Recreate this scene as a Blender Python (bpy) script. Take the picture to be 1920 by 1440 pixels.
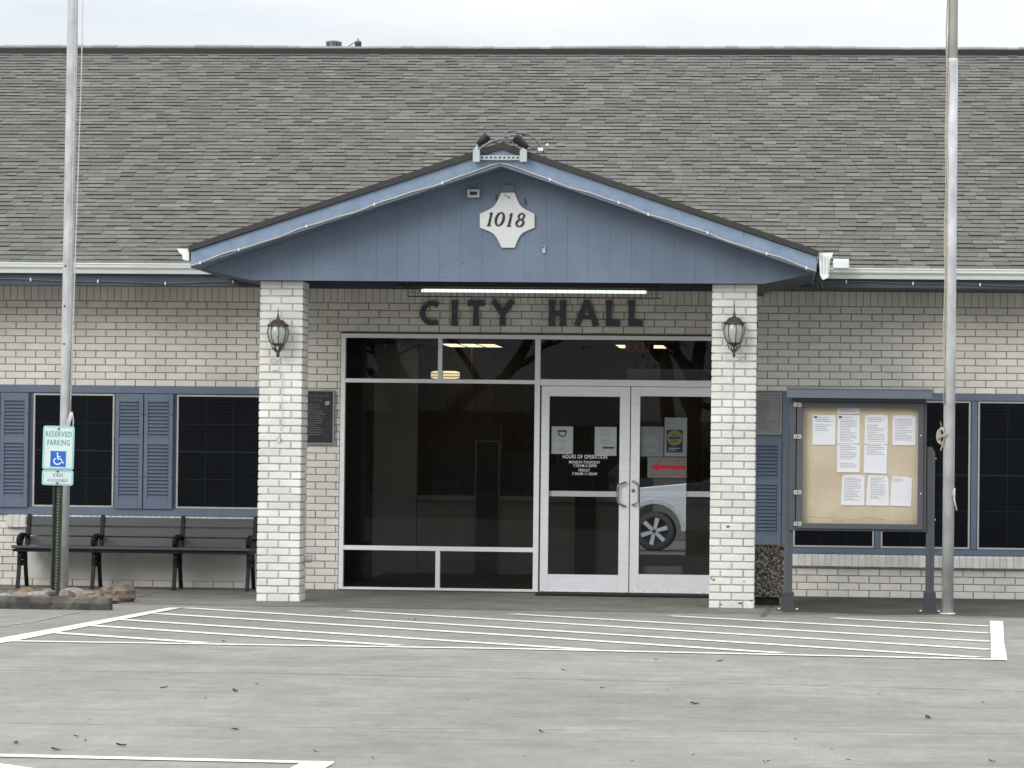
import bpy, math, random
from mathutils import Vector, Matrix
random.seed(7)
PI = math.pi
for o in list(bpy.data.objects): bpy.data.objects.remove(o)
S = bpy.context.scene
COL = S.collection

# ------------------------------------------------------------------ camera
F = 6200.0                                  # focal length in photo pixels (1920 wide)
CAM = Vector((2.57, -33.2, 1.52))
th = math.atan(480/F); ph = math.atan(108/F); ro = 0.011
fwd = Vector((-math.sin(th)*math.cos(ph), math.cos(th)*math.cos(ph), math.sin(ph)))
r0 = Vector((math.cos(th), math.sin(th), 0)); u0 = r0.cross(fwd)
RT = r0*math.cos(ro) + u0*math.sin(ro); UP = u0*math.cos(ro) - r0*math.sin(ro)
cd = bpy.data.cameras.new('camera'); cam = bpy.data.objects.new('camera', cd); COL.objects.link(cam)
cam.matrix_world = Matrix(((RT.x, UP.x, -fwd.x, CAM.x), (RT.y, UP.y, -fwd.y, CAM.y), (RT.z, UP.z, -fwd.z, CAM.z), (0, 0, 0, 1)))
cd.sensor_width = 36; cd.lens = 36*F/1920; cd.clip_start = 0.1; cd.clip_end = 2000
S.camera = cam

# ------------------------------------------------------------------ light
SUN_EL, SUN_AZ = math.radians(25), math.radians(212)     # from behind the camera, a little to its left
w = bpy.data.worlds.new('World'); S.world = w; w.use_nodes = True
nt = w.node_tree; N = nt.nodes; L = nt.links; bg = N['Background']
sky = N.new('ShaderNodeTexSky'); sky.sky_type = 'NISHITA'; sky.sun_disc = False
sky.sun_elevation = SUN_EL; sky.sun_rotation = SUN_AZ; sky.dust_density = 3
tc = N.new('ShaderNodeTexCoord'); sx = N.new('ShaderNodeSeparateXYZ'); L.new(tc.outputs['Generated'], sx.inputs[0])
mp = N.new('ShaderNodeMapping'); mp.inputs['Scale'].default_value = (1.5, 1.5, 7); L.new(tc.outputs['Generated'], mp.inputs[0])
nz = N.new('ShaderNodeTexNoise'); nz.inputs['Scale'].default_value = 3.2; nz.inputs['Detail'].default_value = 5; nz.inputs['Roughness'].default_value = .5
L.new(mp.outputs[0], nz.inputs[0])
cr = N.new('ShaderNodeValToRGB'); cr.color_ramp.elements[0].position = .36; cr.color_ramp.elements[1].position = .60
cr.color_ramp.elements[0].color = (6.9, 7.35, 7.9, 1); cr.color_ramp.elements[1].color = (8.6, 8.95, 9.2, 1)
L.new(nz.outputs[0], cr.inputs[0])
m1 = N.new('ShaderNodeMath'); m1.operation = 'MAXIMUM'; m1.inputs[1].default_value = 0; L.new(sx.outputs[2], m1.inputs[0])
m2 = N.new('ShaderNodeMath'); m2.operation = 'MULTIPLY_ADD'; m2.inputs[1].default_value = 2.3; m2.inputs[2].default_value = .93; L.new(m1.outputs[0], m2.inputs[0])
vm = N.new('ShaderNodeVectorMath'); vm.operation = 'SCALE'; L.new(cr.outputs[0], vm.inputs[0]); L.new(m2.outputs[0], vm.inputs['Scale'])
mx = N.new('ShaderNodeMix'); mx.data_type = 'RGBA'; mx.inputs[0].default_value = .92
L.new(sky.outputs[0], mx.inputs[6]); L.new(vm.outputs[0], mx.inputs[7]); L.new(mx.outputs[2], bg.inputs[0]); bg.inputs[1].default_value = .1
sd = bpy.data.lights.new('sun', 'SUN'); sd.energy = 1.15; sd.angle = math.radians(24); sd.color = (1, .97, .93)
sun = bpy.data.objects.new('sun', sd); COL.objects.link(sun)
sdir = Vector((math.sin(SUN_AZ)*math.cos(SUN_EL), math.cos(SUN_AZ)*math.cos(SUN_EL), math.sin(SUN_EL)))
sun.rotation_euler = sdir.to_track_quat('Z', 'Y').to_euler(); sun.location = (0, 0, 30)
S.view_settings.view_transform = 'Standard'; S.view_settings.look = 'None'; S.view_settings.gamma = 1
S.view_settings.exposure = 0.0
S.cycles.max_bounces = 8; S.cycles.transparent_max_bounces = 16

# ------------------------------------------------------------------ helpers
def ray(px, py): return fwd*F + RT*(px-960) + UP*(720-py)
def at(px, py, Y):
    d = ray(px, py); return CAM + d*((Y-CAM.y)/d.y)
def X(px, py, Y=0): return at(px, py, Y).x
def Z(px, py, Y=0): return at(px, py, Y).z
def G(px, py, z=0):
    d = ray(px, py); return CAM + d*((z-CAM.z)/d.z)
def rect(x0, y0, x1, y1, Y=0):               # photo rectangle on the plane Y -> X0, X1, Z0, Z1 in metres
    ym = (y0+y1)/2; xm = (x0+x1)/2
    return X(x0, ym, Y), X(x1, ym, Y), Z(xm, y1, Y), Z(xm, y0, Y)

def mat(name, col, rough=.6, metal=0, var=.12, scale=6, bump=0, bscale=60, emit=None, spec=None, stretch=(1, 1, 1), col2=None, detail=6):
    m = bpy.data.materials.new(name); m.use_nodes = True; t = m.node_tree; n = t.nodes; l = t.links
    b = n['Principled BSDF']; b.inputs['Roughness'].default_value = rough; b.inputs['Metallic'].default_value = metal
    if spec is not None: b.inputs['Specular IOR Level'].default_value = spec
    c = n.new('ShaderNodeTexCoord'); mpg = n.new('ShaderNodeMapping'); mpg.inputs['Scale'].default_value = stretch
    l.new(c.outputs['Object'], mpg.inputs[0])
    x = n.new('ShaderNodeTexNoise'); x.inputs['Scale'].default_value = scale; x.inputs['Detail'].default_value = detail; x.inputs['Roughness'].default_value = .6
    l.new(mpg.outputs[0], x.inputs[0])
    r = n.new('ShaderNodeValToRGB'); r.color_ramp.elements[0].position = .3; r.color_ramp.elements[1].position = .7
    c2 = col2 if col2 else tuple(v*(1-var*2) for v in col)
    c1 = tuple(min(1, v*(1+var*.4)) for v in col)
    r.color_ramp.elements[0].color = (*c2, 1); r.color_ramp.elements[1].color = (*c1, 1)
    l.new(x.outputs[0], r.inputs[0]); l.new(r.outputs[0], b.inputs['Base Color'])
    if bump:
        y = n.new('ShaderNodeTexNoise'); y.inputs['Scale'].default_value = bscale; y.inputs['Detail'].default_value = 4
        l.new(mpg.outputs[0], y.inputs[0]); bn = n.new('ShaderNodeBump'); bn.inputs['Strength'].default_value = bump; bn.inputs['Distance'].default_value = .01
        l.new(y.outputs[0], bn.inputs['Height']); l.new(bn.outputs[0], b.inputs['Normal'])
    if emit: b.inputs['Emission Color'].default_value = (*emit[:3], 1); b.inputs['Emission Strength'].default_value = emit[3]
    m['_ramp'] = r.name
    return m

def island_mat(name, cols, rough=.9, bump=.3, bscale=150, noise=.25, nscale=4):
    """each brick / shingle / stone its own tone"""
    m = bpy.data.materials.new(name); m.use_nodes = True; t = m.node_tree; n = t.nodes; l = t.links
    b = n['Principled BSDF']; b.inputs['Roughness'].default_value = rough; b.inputs['Specular IOR Level'].default_value = .25
    g = n.new('ShaderNodeNewGeometry'); r = n.new('ShaderNodeValToRGB'); l.new(g.outputs['Random Per Island'], r.inputs[0])
    e = r.color_ramp.elements; r.color_ramp.interpolation = 'LINEAR'
    k = len(cols)
    while len(e) < k: e.new(.5)
    for i, c in enumerate(cols): e[i].position = i/(k-1); e[i].color = (*c, 1)
    c = n.new('ShaderNodeTexCoord'); x = n.new('ShaderNodeTexNoise'); x.inputs['Scale'].default_value = nscale; x.inputs['Detail'].default_value = 8; x.inputs['Roughness'].default_value = .65
    l.new(c.outputs['Object'], x.inputs[0])
    mr = n.new('ShaderNodeMapRange'); mr.inputs['From Min'].default_value = .3; mr.inputs['From Max'].default_value = .7
    mr.inputs['To Min'].default_value = 1-noise; mr.inputs['To Max'].default_value = 1+noise*.4; l.new(x.outputs[0], mr.inputs[0])
    v = n.new('ShaderNodeVectorMath'); v.operation = 'SCALE'; l.new(r.outputs[0], v.inputs[0]); l.new(mr.outputs[0], v.inputs['Scale']); l.new(v.outputs[0], b.inputs['Base Color'])
    y = n.new('ShaderNodeTexNoise'); y.inputs['Scale'].default_value = bscale; y.inputs['Detail'].default_value = 3; l.new(c.outputs['Object'], y.inputs[0])
    bn = n.new('ShaderNodeBump'); bn.inputs['Strength'].default_value = bump; bn.inputs['Distance'].default_value = .006
    l.new(y.outputs[0], bn.inputs['Height']); l.new(bn.outputs[0], b.inputs['Normal'])
    return m

def glass_mat(name, tint=(.5, .52, .52), ior=1.5, rough=0.0, wav=.0):
    m = bpy.data.materials.new(name); m.use_nodes = True; t = m.node_tree; n = t.nodes; l = t.links
    n.remove(n['Principled BSDF']); out = n['Material Output']
    tr = n.new('ShaderNodeBsdfTransparent'); tr.inputs[0].default_value = (*tint, 1)
    gl = n.new('ShaderNodeBsdfGlossy'); gl.inputs['Roughness'].default_value = rough; gl.inputs[0].default_value = (.95, .97, 1, 1)
    fr = n.new('ShaderNodeFresnel'); fr.inputs[0].default_value = ior
    ms = n.new('ShaderNodeMixShader'); l.new(fr.outputs[0], ms.inputs[0]); l.new(tr.outputs[0], ms.inputs[1]); l.new(gl.outputs[0], ms.inputs[2]); l.new(ms.outputs[0], out.inputs[0])
    if wav:
        c = n.new('ShaderNodeTexCoord'); x = n.new('ShaderNodeTexNoise'); x.inputs['Scale'].default_value = 1.6; x.inputs['Detail'].default_value = 1
        l.new(c.outputs['Object'], x.inputs[0]); bn = n.new('ShaderNodeBump'); bn.inputs['Strength'].default_value = wav; bn.inputs['Distance'].default_value = .004
        l.new(x.outputs[0], bn.inputs['Height']); l.new(bn.outputs[0], gl.inputs['Normal'])
    return m

class MB:
    def __init__(s): s.v = []; s.f = []; s.mi = []; s.m = 0; s.sm = []; s.smooth = False
    def add(s, vs, fs):
        k = len(s.v); s.v += [tuple(v) for v in vs]
        for f in fs: s.f.append(tuple(i+k for i in f)); s.mi.append(s.m); s.sm.append(s.smooth)
    def box(s, x0, x1, y0, y1, z0, z1):
        x0, x1 = sorted((x0, x1)); y0, y1 = sorted((y0, y1)); z0, z1 = sorted((z0, z1))
        s.add([(x0,y0,z0),(x1,y0,z0),(x1,y1,z0),(x0,y1,z0),(x0,y0,z1),(x1,y0,z1),(x1,y1,z1),(x0,y1,z1)],
              [(0,3,2,1),(4,5,6,7),(0,1,5,4),(1,2,6,5),(2,3,7,6),(3,0,4,7)])
    def hexa(s, p):
        s.add(p, [(0,3,2,1),(4,5,6,7),(0,1,5,4),(1,2,6,5),(2,3,7,6),(3,0,4,7)])
    def prism(s, poly, y0, y1):              # polygon in XZ extruded along Y
        n = len(poly); y0, y1 = sorted((y0, y1))
        a = sum(poly[i][0]*poly[(i+1)%n][1]-poly[(i+1)%n][0]*poly[i][1] for i in range(n))
        if a < 0: poly = poly[::-1]
        s.add([(x,y0,z) for x,z in poly]+[(x,y1,z) for x,z in poly],
              [tuple(range(n)), tuple(range(2*n-1,n-1,-1))]+[(i,i+n,(i+1)%n+n,(i+1)%n) for i in range(n)])
    def prismx(s, poly, x0, x1):             # polygon in YZ extruded along X
        n = len(poly); x0, x1 = sorted((x0, x1))
        a = sum(poly[i][0]*poly[(i+1)%n][1]-poly[(i+1)%n][0]*poly[i][1] for i in range(n))
        if a < 0: poly = poly[::-1]
        s.add([(x0,y,z) for y,z in poly]+[(x1,y,z) for y,z in poly],
              [tuple(range(n-1,-1,-1)), tuple(range(n,2*n))]+[(i,(i+1)%n,(i+1)%n+n,i+n) for i in range(n)])
    def tube(s, pts, r, n=8, caps=True, flat=None):
        pts = [Vector(p) for p in pts]; rs = r if isinstance(r, (list, tuple)) else [r]*len(pts)
        old = s.smooth; s.smooth = n > 4; k = len(s.v); ref = None; V = []
        for i, p in enumerate(pts):
            d = (pts[min(i+1,len(pts)-1)]-pts[max(i-1,0)])
            d = d.normalized() if d.length > 1e-9 else Vector((0,0,1))
            if ref is None: ref = Vector((0,0,1)) if abs(d.z) < .9 else Vector((1,0,0))
            a = d.cross(ref); a = a.normalized() if a.length > 1e-6 else d.orthogonal().normalized()
            b = d.cross(a).normalized(); ref = -b if False else (a.cross(d)).normalized()
            for j in range(n):
                t = 2*PI*(j+.5*(n==4))/n; V.append(p + a*math.cos(t)*rs[i] + b*math.sin(t)*rs[i])
        Fs = []
        for i in range(len(pts)-1):
            for j in range(n): Fs.append((i*n+j, i*n+(j+1)%n, (i+1)*n+(j+1)%n, (i+1)*n+j))
        s.add(V, Fs); s.smooth = False
        if caps: s.f.append(tuple(k+j for j in range(n))[::-1]); s.f.append(tuple(k+(len(pts)-1)*n+j for j in range(n))); s.mi += [s.m]*2; s.sm += [False]*2
        s.smooth = old
    def lathe(s, prof, c, n=20, axis='z', smooth=True):   # prof: (r, h)
        old = s.smooth; s.smooth = smooth; V = []
        for r, h in prof:
            for j in range(n):
                t = 2*PI*j/n; a, b = r*math.cos(t), r*math.sin(t)
                V.append({'z': (c[0]+a, c[1]+b, c[2]+h), 'y': (c[0]+a, c[1]+h, c[2]+b), 'x': (c[0]+h, c[1]+a, c[2]+b)}[axis])
        s.add(V, [(i*n+j, i*n+(j+1)%n, (i+1)*n+(j+1)%n, (i+1)*n+j) for i in range(len(prof)-1) for j in range(n)])
        s.smooth = old
    def ribbon(s, pts, wd, y0, y1):          # stroke in XZ with a width per point
        n = len(pts); wd = wd if isinstance(wd, (list, tuple)) else [wd]*n
        lft, rgt = [], []
        for i, p in enumerate(pts):
            a = Vector(pts[max(i-1,0)]); b = Vector(pts[min(i+1,n-1)]); d = (b-a)
            d = d.normalized() if d.length > 1e-9 else Vector((1,0)); q = Vector((-d.y, d.x))*wd[i]/2
            lft.append(Vector(p)+q); rgt.append(Vector(p)-q)
        for i in range(n-1):
            s.prism([tuple(lft[i]), tuple(rgt[i]), tuple(rgt[i+1]), tuple(lft[i+1])], y0, y1)
    def brick(s, x0, x1, z0, z1, Y, D=.05, c=.004):       # a face-brick looking towards -Y, arrises worn
        s.add([(x0,Y+c,z0),(x1,Y+c,z0),(x1,Y+c,z1),(x0,Y+c,z1),(x0+c,Y,z0+c),(x1-c,Y,z0+c),(x1-c,Y,z1-c),(x0+c,Y,z1-c),
               (x0,Y+D,z0),(x1,Y+D,z0),(x1,Y+D,z1),(x0,Y+D,z1)],
              [(4,5,6,7),(0,1,5,4),(1,2,6,5),(2,3,7,6),(3,0,4,7),(8,9,1,0),(9,10,2,1),(10,11,3,2),(11,8,0,3)])
    def build(s, name, mats, parent=None, loc=None, bevel=0):
        me = bpy.data.meshes.new(name)
        o = bpy.data.objects.new(name, me); COL.objects.link(o)
        base = Vector((0,0,0))
        if parent is not None: base = Vector(parent.get('_base', (0,0,0))); o.parent = parent
        elif loc is not None: base = Vector(loc); o.location = base
        o['_base'] = tuple(base)
        me.from_pydata([tuple(Vector(v)-base) for v in s.v], [], s.f); 
        for p, i, q in zip(me.polygons, s.mi, s.sm): p.material_index = i; p.use_smooth = q
        for m in (mats if isinstance(mats, (list, tuple)) else [mats]): me.materials.append(m)
        me.update()
        if bevel:
            b = o.modifiers.new('bevel', 'BEVEL'); b.width = bevel; b.segments = 2; b.limit_method = 'ANGLE'
        return o

def tag(o, label=None, cat=None, group=None, kind=None):
    if label: o['label'] = label
    if cat: o['category'] = cat
    if group: o['group'] = group
    if kind: o['kind'] = kind
    return o
def thing(name, label, cat, loc=(0,0,0), group=None):
    o = bpy.data.objects.new(name, None); COL.objects.link(o); o.location = loc; o['_base'] = tuple(loc); o.empty_display_size = .2
    return tag(o, label, cat, group)
def bx(name, m, parent, *a, bevel=0, loc=None):
    b = MB(); b.box(*a); return b.build(name, m, parent, loc, bevel)

def text_into(mb, s, x0, x1, z0, z1, y0, y1, off=0.0, shear=0.0):
    """the words s fitted into the rectangle x0..x1, z0..z1 and given real thickness"""
    c = bpy.data.curves.new('t', 'FONT'); c.body = s; c.size = 1; c.offset = off; c.extrude = .5; c.shear = shear; c.resolution_u = 4; c.space_character = 1.12
    o = bpy.data.objects.new('t', c); COL.objects.link(o); bpy.context.view_layer.update()
    me = bpy.data.meshes.new_from_object(o.evaluated_get(bpy.context.evaluated_depsgraph_get()))
    vs = [v.co.copy() for v in me.vertices]; fs = [tuple(p.vertices) for p in me.polygons]
    bpy.data.objects.remove(o); bpy.data.curves.remove(c); bpy.data.meshes.remove(me)
    if not vs: return
    ax, bx_ = min(v.x for v in vs), max(v.x for v in vs); ay, by = min(v.y for v in vs), max(v.y for v in vs)
    out = []
    for v in vs:
        out.append((x0+(v.x-ax)/(bx_-ax)*(x1-x0), y1+(y0-y1)*(v.z+.5), z0+(v.y-ay)/(by-ay)*(z1-z0)))
    mb.add(out, fs)

# ------------------------------------------------------------------ materials
M = {}
M['brick'] = island_mat('painted_brick', [(.66,.63,.565),(.73,.70,.635),(.69,.66,.60),(.76,.73,.67)], .75, .4, 70, .16, 1.6)
M['brick_white'] = island_mat('white_brick', [(.67,.66,.615),(.76,.75,.70),(.72,.71,.66),(.79,.78,.735)], .7, .5, 70, .16, 2.5)
M['mortar'] = mat('mortar', (.36,.325,.275), .95, var=.2, scale=9, bump=.4)
M['mortar_white'] = mat('painted_mortar', (.52,.50,.455), .95, var=.2, scale=9, bump=.4)
M['sill'] = island_mat('painted_sill', [(.60,.59,.56),(.68,.67,.64),(.72,.71,.68)], .75, .4, 90, .2, 4)
M['blue'] = mat('blue_paint', (.138,.182,.250), .55, col2=(.108,.145,.203), scale=1.8, bump=.2, bscale=40, detail=9)
M['rake'] = mat('blue_fascia_paint', (.21,.285,.40), .5, var=.12, scale=7, bump=.1, bscale=40)
M['shutter'] = mat('blue_shutter', (.115,.150,.212), .5, var=.08, scale=3)
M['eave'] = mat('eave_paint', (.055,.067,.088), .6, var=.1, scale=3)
M['drip'] = mat('dark_drip_edge', (.035,.033,.030), .7, var=.15, scale=12, bump=.2)
M['gutter'] = mat('white_gutter', (.82,.86,.83), .35, var=.06, scale=3, stretch=(.6,1,6))
M['alu'] = mat('anodised_aluminium', (.80,.81,.83), .45, metal=.08, var=.05, scale=4, stretch=(1,1,5))
M['alu2'] = mat('brushed_handle', (.30,.29,.28), .3, metal=.8, var=.05)
M['frame'] = mat('window_frame_cream', (.46,.455,.42), .5, var=.1)
M['screen'] = mat('dark_window_screen', (.0035,.005,.008), .6, var=.2, scale=40, spec=.12)
M['muntin'] = mat('muntin_behind_screen', (.016,.020,.026), .7, var=.1, spec=.1)
M['blind'] = mat('blind_behind_screen', (.0075,.010,.013), .8, var=.3, scale=2, spec=.05)
M['shingle'] = island_mat('shingles', [(.112,.105,.094),(.136,.130,.115),(.124,.115,.105),(.162,.157,.133),(.144,.138,.121),(.114,.106,.099),(.185,.180,.152)], .95, .5, 260, .10, .9)
M['ridge'] = island_mat('ridge_cap', [(.22,.215,.20),(.26,.25,.235)], .95, .5, 260, .15, 2)
M['dark'] = mat('dark_metal', (.03,.03,.032), .5, var=.1)
M['black'] = mat('black', (.008,.008,.009), .5, var=.1)
M['letter'] = mat('slate_letter_paint', (.065,.078,.10), .6, var=.12, scale=8)
M['signwhite'] = mat('sign_white', (.66,.67,.66), .6, var=.07, scale=5)
M['signink'] = mat('sign_black', (.012,.012,.013), .5, var=.05)
M['lamp'] = mat('weathered_lantern', (.10,.092,.088), .45, metal=.4, var=.25, scale=14)
M['lampglass'] = mat('ribbed_lantern_glass', (.50,.53,.49), .10, col2=(.20,.22,.20), scale=10, stretch=(5,5,.4))
M['galv'] = mat('galvanised_pole', (.55,.555,.56), .6, metal=.05, var=.2, scale=7, stretch=(1,1,.5), bump=.06)
M['rope'] = mat('old_rope', (.50,.45,.36), .9, var=.2, scale=30)
M['cloth'] = mat('grey_white_cloth', (.60,.60,.58), .9, var=.2, scale=20)
M['signgreen'] = mat('sign_green', (.22,.56,.50), .5, var=.05)
M['signpale'] = mat('reflective_sheet', (.62,.72,.71), .5, var=.05)
M['signtext'] = mat('sign_green_ink', (.06,.34,.30), .5, var=.1, scale=40)
M['signgrey'] = mat('sign_grey_ink', (.16,.27,.27), .5, var=.1)
M['signblue'] = mat('sign_blue', (.005,.12,.50), .45, var=.05)
M['white'] = mat('white_ink', (.82,.83,.83), .5, var=.03)
M['greenpost'] = mat('green_post', (.035,.05,.028), .55, var=.3, scale=20)
M['posthole'] = mat('post_hole', (.42,.42,.36), .7, var=.2)
M['bench'] = mat('bench_slat', (.075,.078,.082), .55, var=.08, scale=6, stretch=(.3,2,2), spec=.3)
M['iron'] = mat('cast_iron', (.005,.005,.008), .5, var=.1, spec=.25)
M['wheelstop'] = mat('stained_concrete', (.12,.115,.10), .95, var=.1, scale=6, bump=.6, bscale=50, col2=(.012,.012,.010))
M['rocks'] = island_mat('rocks', [(.32,.20,.15),(.40,.33,.26),(.20,.17,.14),(.44,.38,.30),(.28,.25,.21)], .9, .7, 30, .35, 9)
M['boulder'] = mat('red_brown_rock', (.22,.155,.125), .9, col2=(.07,.06,.052), scale=9, bump=1.0, bscale=14)
M['board'] = mat('charcoal_board_frame', (.070,.075,.081), .55, var=.08, scale=4)
M['boardcap'] = mat('board_cap', (.105,.120,.142), .5, var=.06, scale=4)
M['cork'] = mat('cork_backing', (.64,.55,.42), .9, col2=(.50,.41,.29), scale=2.2, bump=.1, detail=9)
M['paper'] = mat('white_paper', (.78,.79,.82), .7, var=.03, scale=3)
M['ink'] = mat('print_ink', (.42,.43,.46), .7, var=.1)
M['inkblue'] = mat('blue_print', (.04,.06,.16), .6, var=.05)
M['hinge'] = mat('zinc_hinge', (.50,.49,.45), .4, metal=.5, var=.15, scale=40)
M['aggregate'] = None
M['plaque'] = mat('bronze_plaque', (.028,.03,.034), .4, metal=.3, var=.3, scale=25, bump=.2)
M['plaquegrey'] = mat('grey_plaque', (.21,.215,.21), .5, metal=.1, var=.1, scale=6)
M['plaquerim'] = mat('plaque_rim', (.30,.30,.29), .4, metal=.4, var=.1)
M['plaqueink'] = mat('raised_letters', (.15,.155,.16), .4, metal=.4, var=.1)
M['cable'] = mat('pale_cable', (.50,.47,.40), .7, var=.1)
M['greycable'] = mat('grey_cable', (.16,.16,.18), .5, var=.15)
M['clip'] = mat('white_clip', (.8,.8,.78), .5, var=.03)
M['box'] = mat('grey_junction_box', (.45,.49,.50), .45, metal=.2, var=.06)
M['tube'] = mat('fluorescent_tube', (.9,.9,.9), .4, emit=(.85,1.0,.95,1.15), var=0)
M['troffer'] = mat('ceiling_diffuser', (.9,.85,.7), .4, emit=(1,.82,.50,1.7), var=0)
M['pend'] = mat('pendant_glass', (.8,.75,.6), .4, emit=(1,.80,.45,.9), var=0)
M['exit'] = mat('exit_red', (.12,.012,.01), .4, emit=(1,.16,.12,.05), var=0)
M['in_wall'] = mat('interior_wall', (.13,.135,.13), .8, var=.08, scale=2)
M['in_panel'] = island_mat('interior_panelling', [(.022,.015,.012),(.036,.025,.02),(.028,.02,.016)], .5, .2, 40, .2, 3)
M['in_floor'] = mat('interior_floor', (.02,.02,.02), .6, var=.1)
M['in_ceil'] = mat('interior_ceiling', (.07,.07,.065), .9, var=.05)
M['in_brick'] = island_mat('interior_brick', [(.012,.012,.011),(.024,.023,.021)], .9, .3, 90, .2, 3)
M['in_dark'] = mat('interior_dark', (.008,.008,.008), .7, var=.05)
M['glass'] = glass_mat('storefront_glass', (.82,.84,.83), 1.32, 0, .03)
M['glassthin'] = glass_mat('board_glazing', (.97,.97,.97), 1.2)
M['paint'] = mat('white_road_paint', (.80,.795,.76), .7, col2=(.50,.49,.45), scale=22, bump=.2, bscale=120, detail=9)
M['leaf'] = mat('dead_leaf', (.06,.045,.03), .9, var=.3, scale=20)
M['mat_'] = mat('rubber_mat', (.012,.012,.014), .9, var=.2, scale=60, bump=.5, bscale=200)

def concrete(name, a, b, c, dark=0.0):
    m = bpy.data.materials.new(name); m.use_nodes = True; t = m.node_tree; n = t.nodes; l = t.links
    bs = n['Principled BSDF']; bs.inputs['Roughness'].default_value = .85; bs.inputs['Specular IOR Level'].default_value = .3
    tcn = n.new('ShaderNodeTexCoord')
    def noise(sc, det, st, rg=.6):
        mm = n.new('ShaderNodeMapping'); mm.inputs['Scale'].default_value = st; l.new(tcn.outputs['Object'], mm.inputs[0])
        q = n.new('ShaderNodeTexNoise'); q.inputs['Scale'].default_value = sc; q.inputs['Detail'].default_value = det; q.inputs['Roughness'].default_value = rg
        l.new(mm.outputs[0], q.inputs[0]); return q.outputs[0]
    big = noise(.45, 6, (.6, .8, 1)); mid = noise(2.6, 9, (.9, .55, 1), .72); fine = noise(16, 10, (1, .22, 1), .9)
    r1 = n.new('ShaderNodeValToRGB'); e = r1.color_ramp.elements; e[0].position = .34; e[1].position = .66; e[0].color = (*a, 1); e[1].color = (*b, 1); l.new(big, r1.inputs[0])
    r2 = n.new('ShaderNodeMapRange'); r2.inputs['From Min'].default_value = .32; r2.inputs['From Max'].default_value = .68; r2.inputs['To Min'].default_value = c; r2.inputs['To Max'].default_value = 1.06; l.new(mid, r2.inputs[0])
    r3 = n.new('ShaderNodeMapRange'); r3.inputs['From Min'].default_value = .3; r3.inputs['From Max'].default_value = .7; r3.inputs['To Min'].default_value = .82; r3.inputs['To Max'].default_value = 1.16; l.new(fine, r3.inputs[0])
    st = noise(2.2, 10, (.45, 2.6, 1), .8); r4 = n.new('ShaderNodeMapRange'); r4.inputs['From Min'].default_value = .38; r4.inputs['From Max'].default_value = .62; r4.inputs['To Min'].default_value = .84; r4.inputs['To Max'].default_value = 1.07; l.new(st, r4.inputs[0])
    m0 = n.new('ShaderNodeMath'); m0.operation = 'MULTIPLY'; l.new(r2.outputs[0], m0.inputs[0]); l.new(r4.outputs[0], m0.inputs[1])
    mu = n.new('ShaderNodeMath'); mu.operation = 'MULTIPLY'; l.new(m0.outputs[0], mu.inputs[0]); l.new(r3.outputs[0], mu.inputs[1])
    v = n.new('ShaderNodeVectorMath'); v.operation = 'SCALE'; l.new(r1.outputs[0], v.inputs[0]); l.new(mu.outputs[0], v.inputs['Scale'])
    l.new(v.outputs[0], bs.inputs['Base Color'])
    bn = n.new('ShaderNodeBump'); bn.inputs['Strength'].default_value = .35; bn.inputs['Distance'].default_value = .004; l.new(fine, bn.inputs['Height']); l.new(bn.outputs[0], bs.inputs['Normal'])
    return m
M['lot'] = concrete('lot_concrete', (.225,.213,.185), (.300,.286,.250), .76)
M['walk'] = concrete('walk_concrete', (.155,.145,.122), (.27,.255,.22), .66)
M['joint'] = mat('joint_filler', (.13,.125,.11), .95, var=.3, scale=12)
M['worn'] = concrete('worn_concrete', (.34,.335,.29), (.42,.41,.36), .80)
def aggregate():
    m = bpy.data.materials.new('exposed_aggregate'); m.use_nodes = True; t = m.node_tree; n = t.nodes; l = t.links
    b = n['Principled BSDF']; b.inputs['Roughness'].default_value = .85
    c = n.new('ShaderNodeTexCoord'); v = n.new('ShaderNodeTexVoronoi'); v.inputs['Scale'].default_value = 46; l.new(c.outputs['Object'], v.inputs[0])
    r = n.new('ShaderNodeValToRGB'); e = r.color_ramp.elements; e[0].color = (.14,.12,.10,1); e[1].color = (.46,.41,.34,1); e[1].position = .8
    s_ = n.new('ShaderNodeSeparateColor'); l.new(v.outputs['Color'], s_.inputs[0]); l.new(s_.outputs[0], r.inputs[0])
    d = n.new('ShaderNodeMapRange'); d.inputs['From Min'].default_value = .2; d.inputs['From Max'].default_value = .75; d.inputs['To Min'].default_value = 1.1; d.inputs['To Max'].default_value = .15; l.new(v.outputs['Distance'], d.inputs[0])
    x = n.new('ShaderNodeVectorMath'); x.operation = 'SCALE'; l.new(r.outputs[0], x.inputs[0]); l.new(d.outputs[0], x.inputs['Scale']); l.new(x.outputs[0], b.inputs['Base Color'])
    bn = n.new('ShaderNodeBump'); bn.invert = True; bn.inputs['Strength'].default_value = 1; bn.inputs['Distance'].default_value = .01; l.new(v.outputs['Distance'], bn.inputs['Height']); l.new(bn.outputs[0], b.inputs['Normal'])
    return m
M['aggregate'] = aggregate()

# ================================================================== GROUND
lot = MB(); lot.add([(-300,-300,0),(300,-300,0),(300,300,0),(-300,300,0)], [(0,1,2,3)])
lot = lot.build('parking_lot', M['lot']); tag(lot, kind='structure')
rd = MB(); rd.add([(-200,-70,.004),(200,-70,.004),(200,-29,.004),(-200,-29,.004)], [(0,1,2,3)])
rd = rd.build('road', mat('asphalt', (.035,.035,.034), .9, var=.2, scale=3)); tag(rd, kind='structure')
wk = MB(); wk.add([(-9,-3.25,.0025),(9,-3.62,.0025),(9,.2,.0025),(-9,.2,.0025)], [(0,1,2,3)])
walk = wk.build('walkway', M['walk']); tag(walk, kind='structure')

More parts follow.
